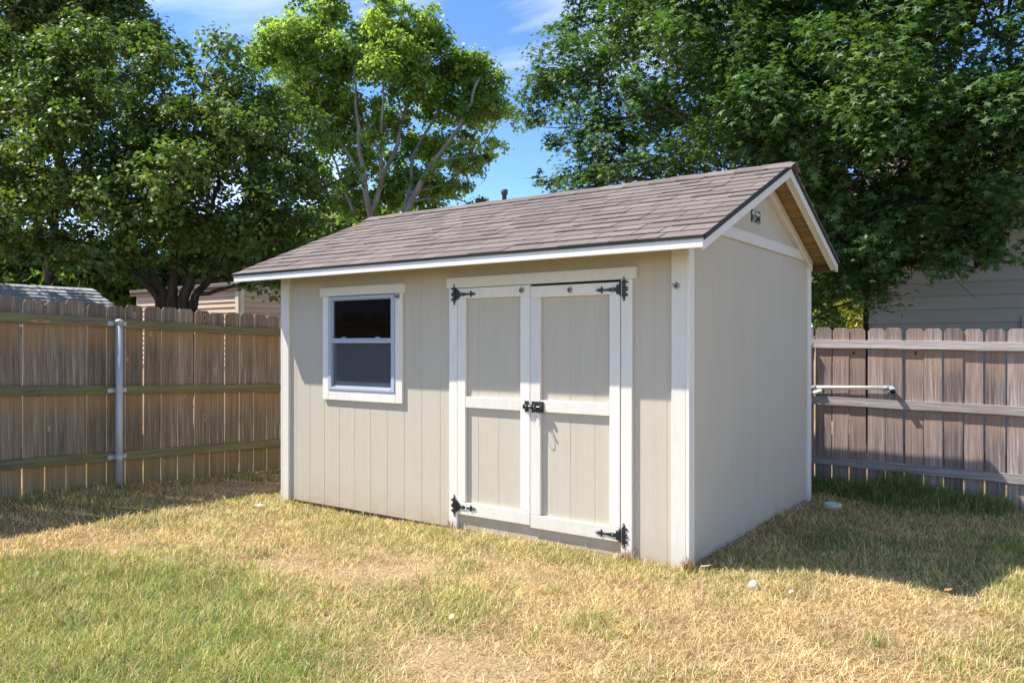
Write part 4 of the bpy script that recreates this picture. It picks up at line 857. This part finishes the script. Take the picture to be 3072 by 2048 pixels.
Gv = greenness(x, y); far = np.clip((dep-4.0)/5.0, 0, 1)
h = (0.030+0.026*Gv+0.030*fbm(x, y, 2.6, 44))*g.uniform(0.5, 1.7, len(x)); near_f = np.clip((-4.6-x)/0.8, 0, 1); h *= (1+0.5*near_f)*(1-0.45*bare(x, y))
w = g.uniform(0.0020, 0.0042, len(x))*(1+0.8*far)
flat = 1.12-0.50*Gv
# nothing grows through the shed's boards
cl = (np.abs(y) < 0.06) & (x > -4.2) & (x < 0.03); h = np.where(cl, np.minimum(h, 0.035), h)
lawn = grass_mesh('lawn_grass', x, y, h, w, flat, grass_cols(x, y, Gv, g), g, 'short dry straw and green lawn grass covering the yard'); counts['grass'] = len(x)
# long bleached straws lying over it
x, y, dep, g = blades(150000, (-5.65, 3.6), (-4.2, 3.73), 75, 1.0, dens=lambda x, y, d: np.clip((4.6/d)**1.5, 0.1, 1)*np.clip(0.15+1.1*fbm(x, y, 2.4, 37), 0, 1))
ok = ~((x > -W-0.04) & (x < 0.06) & (y > -0.07) & (y < DP+0.05)); x, y = x[ok], y[ok]
Gs = greenness(x, y)*0.55
grass_mesh('dry_straw', x, y, g.uniform(0.04, 0.11, len(x)), g.uniform(0.0022, 0.0038, len(x)), np.full(len(x), 1.22), grass_cols(x, y, Gs, g)*1.12, g, 'long bleached straws lying flat across the lawn'); counts['straw'] = len(x)
# taller tufts scattered in the lawn
g = np.random.default_rng(81); tx = g.uniform(-5.4, 2.6, 460); ty = g.uniform(-3.6, 3.5, 460); tg_ = fbm(tx, ty, 1.5, 19); m = (tg_ > 0.47) & ~((tx > -4.3) & (tx < 0.1) & (ty > -0.08) & (ty < 3.05)); tx = tx[m]; ty = ty[m]
xs_, ys_, hs_, gs_ = [], [], [], []
for a, b_ in zip(tx, ty):
    n = int(g.uniform(25, 80)); r = g.uniform(0.03, 0.11); hh = g.uniform(0.055, 0.10); gg = g.uniform(0.35, 1.0)
    xs_.append(a+g.normal(0, r, n)); ys_.append(b_+g.normal(0, r, n)); hs_.append(hh*g.uniform(0.5, 1.3, n)); gs_.append(np.full(n, gg))
xs_ = np.concatenate(xs_); ys_ = np.concatenate(ys_); hs_ = np.concatenate(hs_); gs_ = np.concatenate(gs_)
ok = ~((xs_ > -W-0.03) & (xs_ < 0.05) & (ys_ > -0.05) & (ys_ < DP+0.03)) & (xs_ > XF+0.05) & (ys_ < YFc-0.05); xs_, ys_, hs_, gs_ = xs_[ok], ys_[ok], hs_[ok], gs_[ok]
grass_mesh('grass_tufts', xs_, ys_, hs_, g.uniform(0.003, 0.0055, len(xs_)), np.full(len(xs_), 0.62), grass_cols(xs_, ys_, gs_*0.9, g), g, 'longer green tufts dotted through the dry lawn')
# grass against the shed's foot
g = np.random.default_rng(85); n = 1500; wx = g.uniform(-4.15, 0.35, n); wy = -0.045-np.abs(g.normal(0, 0.07, n)); k_ = fbm(wx, wy, 2.2, 86); ok = k_ > 0.46; wx, wy = wx[ok], wy[ok]
grass_mesh('wall_grass', wx, wy, g.uniform(0.03, 0.095, len(wx)), g.uniform(0.003, 0.005, len(wx)), np.full(len(wx), 0.5), grass_cols(wx, wy, np.full(len(wx), 0.45), g), g, 'untrimmed grass standing along the front foot of the shed')
n = 150; wx = np.concatenate([g.normal(0.035, 0.022, n//2), g.normal(-0.42, 0.02, n//4), g.normal(-2.0, 0.03, n//4)]); wy = -0.05-np.abs(g.normal(0, 0.02, len(wx)))
grass_mesh('withered_weeds', wx, wy, g.uniform(0.04, 0.13, len(wx)), g.uniform(0.004, 0.008, len(wx)), np.full(len(wx), 0.35), np.array((0.25, 0.15, 0.08))*g.uniform(0.5, 1.7, len(wx))[:, None], g, 'withered brown weeds at the shed corner and door posts')
# dead brown stems standing here and there
g = np.random.default_rng(83); n = 420; wx = g.uniform(-4.2, 2.4, n); wy = g.uniform(-3.4, 0.0, n); ok = ~((wx > -4.25) & (wx < 0.08) & (wy > -0.1)); wx, wy = wx[ok], wy[ok]
grass_mesh('dead_stems', wx, wy, g.uniform(0.05, 0.13, len(wx)), g.uniform(0.003, 0.005, len(wx)), np.full(len(wx), 0.75), np.array((0.13, 0.10, 0.045))*g.uniform(0.6, 1.6, len(wx))[:, None], g, 'dark brown dead stems standing in the dry lawn')
# rank weeds against the rear fence
n = 9000; g = np.random.default_rng(91); wx = np.concatenate([g.normal(0.95, 0.30, n//2), g.uniform(-0.2, 1.6, n//2)]); wy = 3.68-np.abs(g.normal(0, 0.26, n))*np.clip(1.3-np.abs(wx-0.9)*0.6, 0.3, 1.2)
ok = ~((wx < 0.05) & (wy < DP+0.04)) & (wy < YFc-0.02); wx, wy = wx[ok], wy[ok]; clump = fbm(wx, wy, 3.0, 95)
hh = (0.10+0.30*clump*np.clip(1.25-np.abs(wx-0.9)*0.75, 0.15, 1.1)*np.clip((wy-2.85)/0.6, 0.15, 1))*g.uniform(0.4, 1.25, len(wx))
kk = g.random(len(wx))[:, None]; wc = np.array((0.080, 0.135, 0.035))*(1-kk)+np.array((0.20, 0.27, 0.085))*kk; wc = np.where((g.random(len(wx)) < 0.13)[:, None], np.array((0.42, 0.32, 0.15)), wc)
grass_mesh('rank_weeds', wx, wy, hh, g.uniform(0.005, 0.011, len(wx)), np.full(len(wx), 0.62), wc, g, 'tall dark green weeds growing along the foot of the rear fence')
# seedy stalks at the shed corner and along the left fence
n = 2600; g = np.random.default_rng(97); wy = g.uniform(-3.2, 3.4, n); wx = XF+0.06+np.abs(g.normal(0, 0.16, n)); hh = g.uniform(0.05, 0.15, n)*(0.4+fbm(wx, wy, 1.4, 99)); kk = g.random(n)[:, None]
wc = np.where(g.random((n, 1)) < 0.45, np.array((0.10, 0.15, 0.03))*(1-kk)+np.array((0.20, 0.24, 0.06))*kk, np.array((0.45, 0.34, 0.17)))
grass_mesh('fence_grass', wx, wy, hh, g.uniform(0.003, 0.006, n), np.full(n, 0.55), wc, g, 'longer grass left uncut along the foot of the left fence')

# ------------------------------------------------------------------ small things on the lawn
def rock(name, label, x, y, r, seed, mat, cat='stone'):
    bm = bmesh.new(); bmesh.ops.create_icosphere(bm, subdivisions=2, radius=1.0); g = np.random.default_rng(seed); k = g.normal(0, 1, (6, 3))
    for v in bm.verts:
        d = 1+0.10*sum(math.sin(3.1*float(np.dot(k[i], v.co))+i) for i in range(4))/2; v.co = Vector((v.co.x*r[0]*d, v.co.y*r[1]*d, v.co.z*r[2]*d))
    me = bpy.data.meshes.new(name); bm.to_mesh(me); bm.free(); o = obj(name, me, None, mat, label=label, category=cat); o.location = (x, y, float(ground_z(x, y))+r[2]*0.75); return o
STONE = board_paint('pale_limestone', (0.80, 0.72, 0.60), grain=0.4, scale=(40, 40, 40))
rock('stone', 'larger pale stone lying in the dry grass right of the shed corner', 0.515, -0.20, (0.032, 0.027, 0.036), 1, STONE)
rock('stone', 'smaller pale stone in the dry grass, right of the larger stone', 0.735, -0.175, (0.017, 0.015, 0.018), 2, STONE)
z = float(ground_z(0.29, 2.69))
cv = obj('valve_cover', MB().lathe([(0.080, -0.06), (0.080, 0.006), (0.074, 0.012), (0.058, 0.012), (0.055, 0.009), (0.0005, 0.009)], (0, 0, 0), seg=24).mesh('valve_cover', True), None, M('pale_green_plastic', 0.5, 0.4, (0.50, 0.58, 0.48)).m, label='round pale green plastic cover in the shaded grass behind the shed', category='cover'); cv.location = (0.29, 2.69, z+0.030)
sh = bpy.data.meshes.new('plastic_scrap'); sh.from_pydata([(-.05, -.02, 0), (.04, -.03, .004), (.06, .02, .010), (-.03, .03, .006), (-.05, -.02, .003), (.04, -.03, .007), (.06, .02, .013), (-.03, .03, .009)], [], [(0, 3, 2, 1), (4, 5, 6, 7), (0, 1, 5, 4), (1, 2, 6, 5), (2, 3, 7, 6), (3, 0, 4, 7)]); sh.update()
o = obj('plastic_scrap', sh, None, M('pale_scrap', 0.5, 0.4, (0.55, 0.62, 0.56)).m, label='pale plastic scrap on the straw near the left shed corner', category='litter'); o.location = (-3.95, -0.47, float(ground_z(-3.95, -0.47))+0.035)
def dry_leaf(x, y, s, rot, label, c):
    b = MB(); pts = [(-0.5, 0, 0), (-0.2, 0.22, 0.10), (0.2, 0.20, 0.05), (0.55, 0, 0.16), (0.2, -0.22, 0.10), (-0.2, -0.20, 0.03)]; ca, sa = math.cos(rot), math.sin(rot)
    v = [((p*ca-q*sa)*s, (p*sa+q*ca)*s, r*s) for p, q, r in pts]; v += [(a, b_, c_-0.002) for a, b_, c_ in v]
    b.add(v, [(0, 1, 2, 3), (0, 3, 4, 5), (6, 9, 8, 7), (6, 11, 10, 9)]+[(i, 6+i, 6+(i+1) % 6, (i+1) % 6) for i in range(6)])
    o = obj('dry_leaf', b.mesh('dry_leaf'), None, M('dry_leaf_'+str(int(s*1000)), 0.8, 0.2, c).m, label=label, category='leaf', group='fallen dry leaves on the lawn'); o.location = (x, y, float(ground_z(x, y))+0.03)
p = onY(2100, 1700, 0.06); dry_leaf(0.12, 0.02, 0.075, 0.6, 'curled tan dry leaf lying at the front right shed corner', (0.55, 0.40, 0.25))
dry_leaf(-1.30, -2.02, 0.06, 0.3, 'brown dry leaf on the green lawn left of centre', (0.20, 0.10, 0.05))
dry_leaf(-0.62, -1.72, 0.065, 2.0, 'pale dry leaf on the lawn in front of the doors', (0.66, 0.52, 0.34))
dry_leaf(1.50, 0.36, 0.07, 1.0, 'orange brown dry leaf at the tip of the shed shadow', (0.42, 0.20, 0.08))
print('COUNTS', counts, 'shingles', ns)
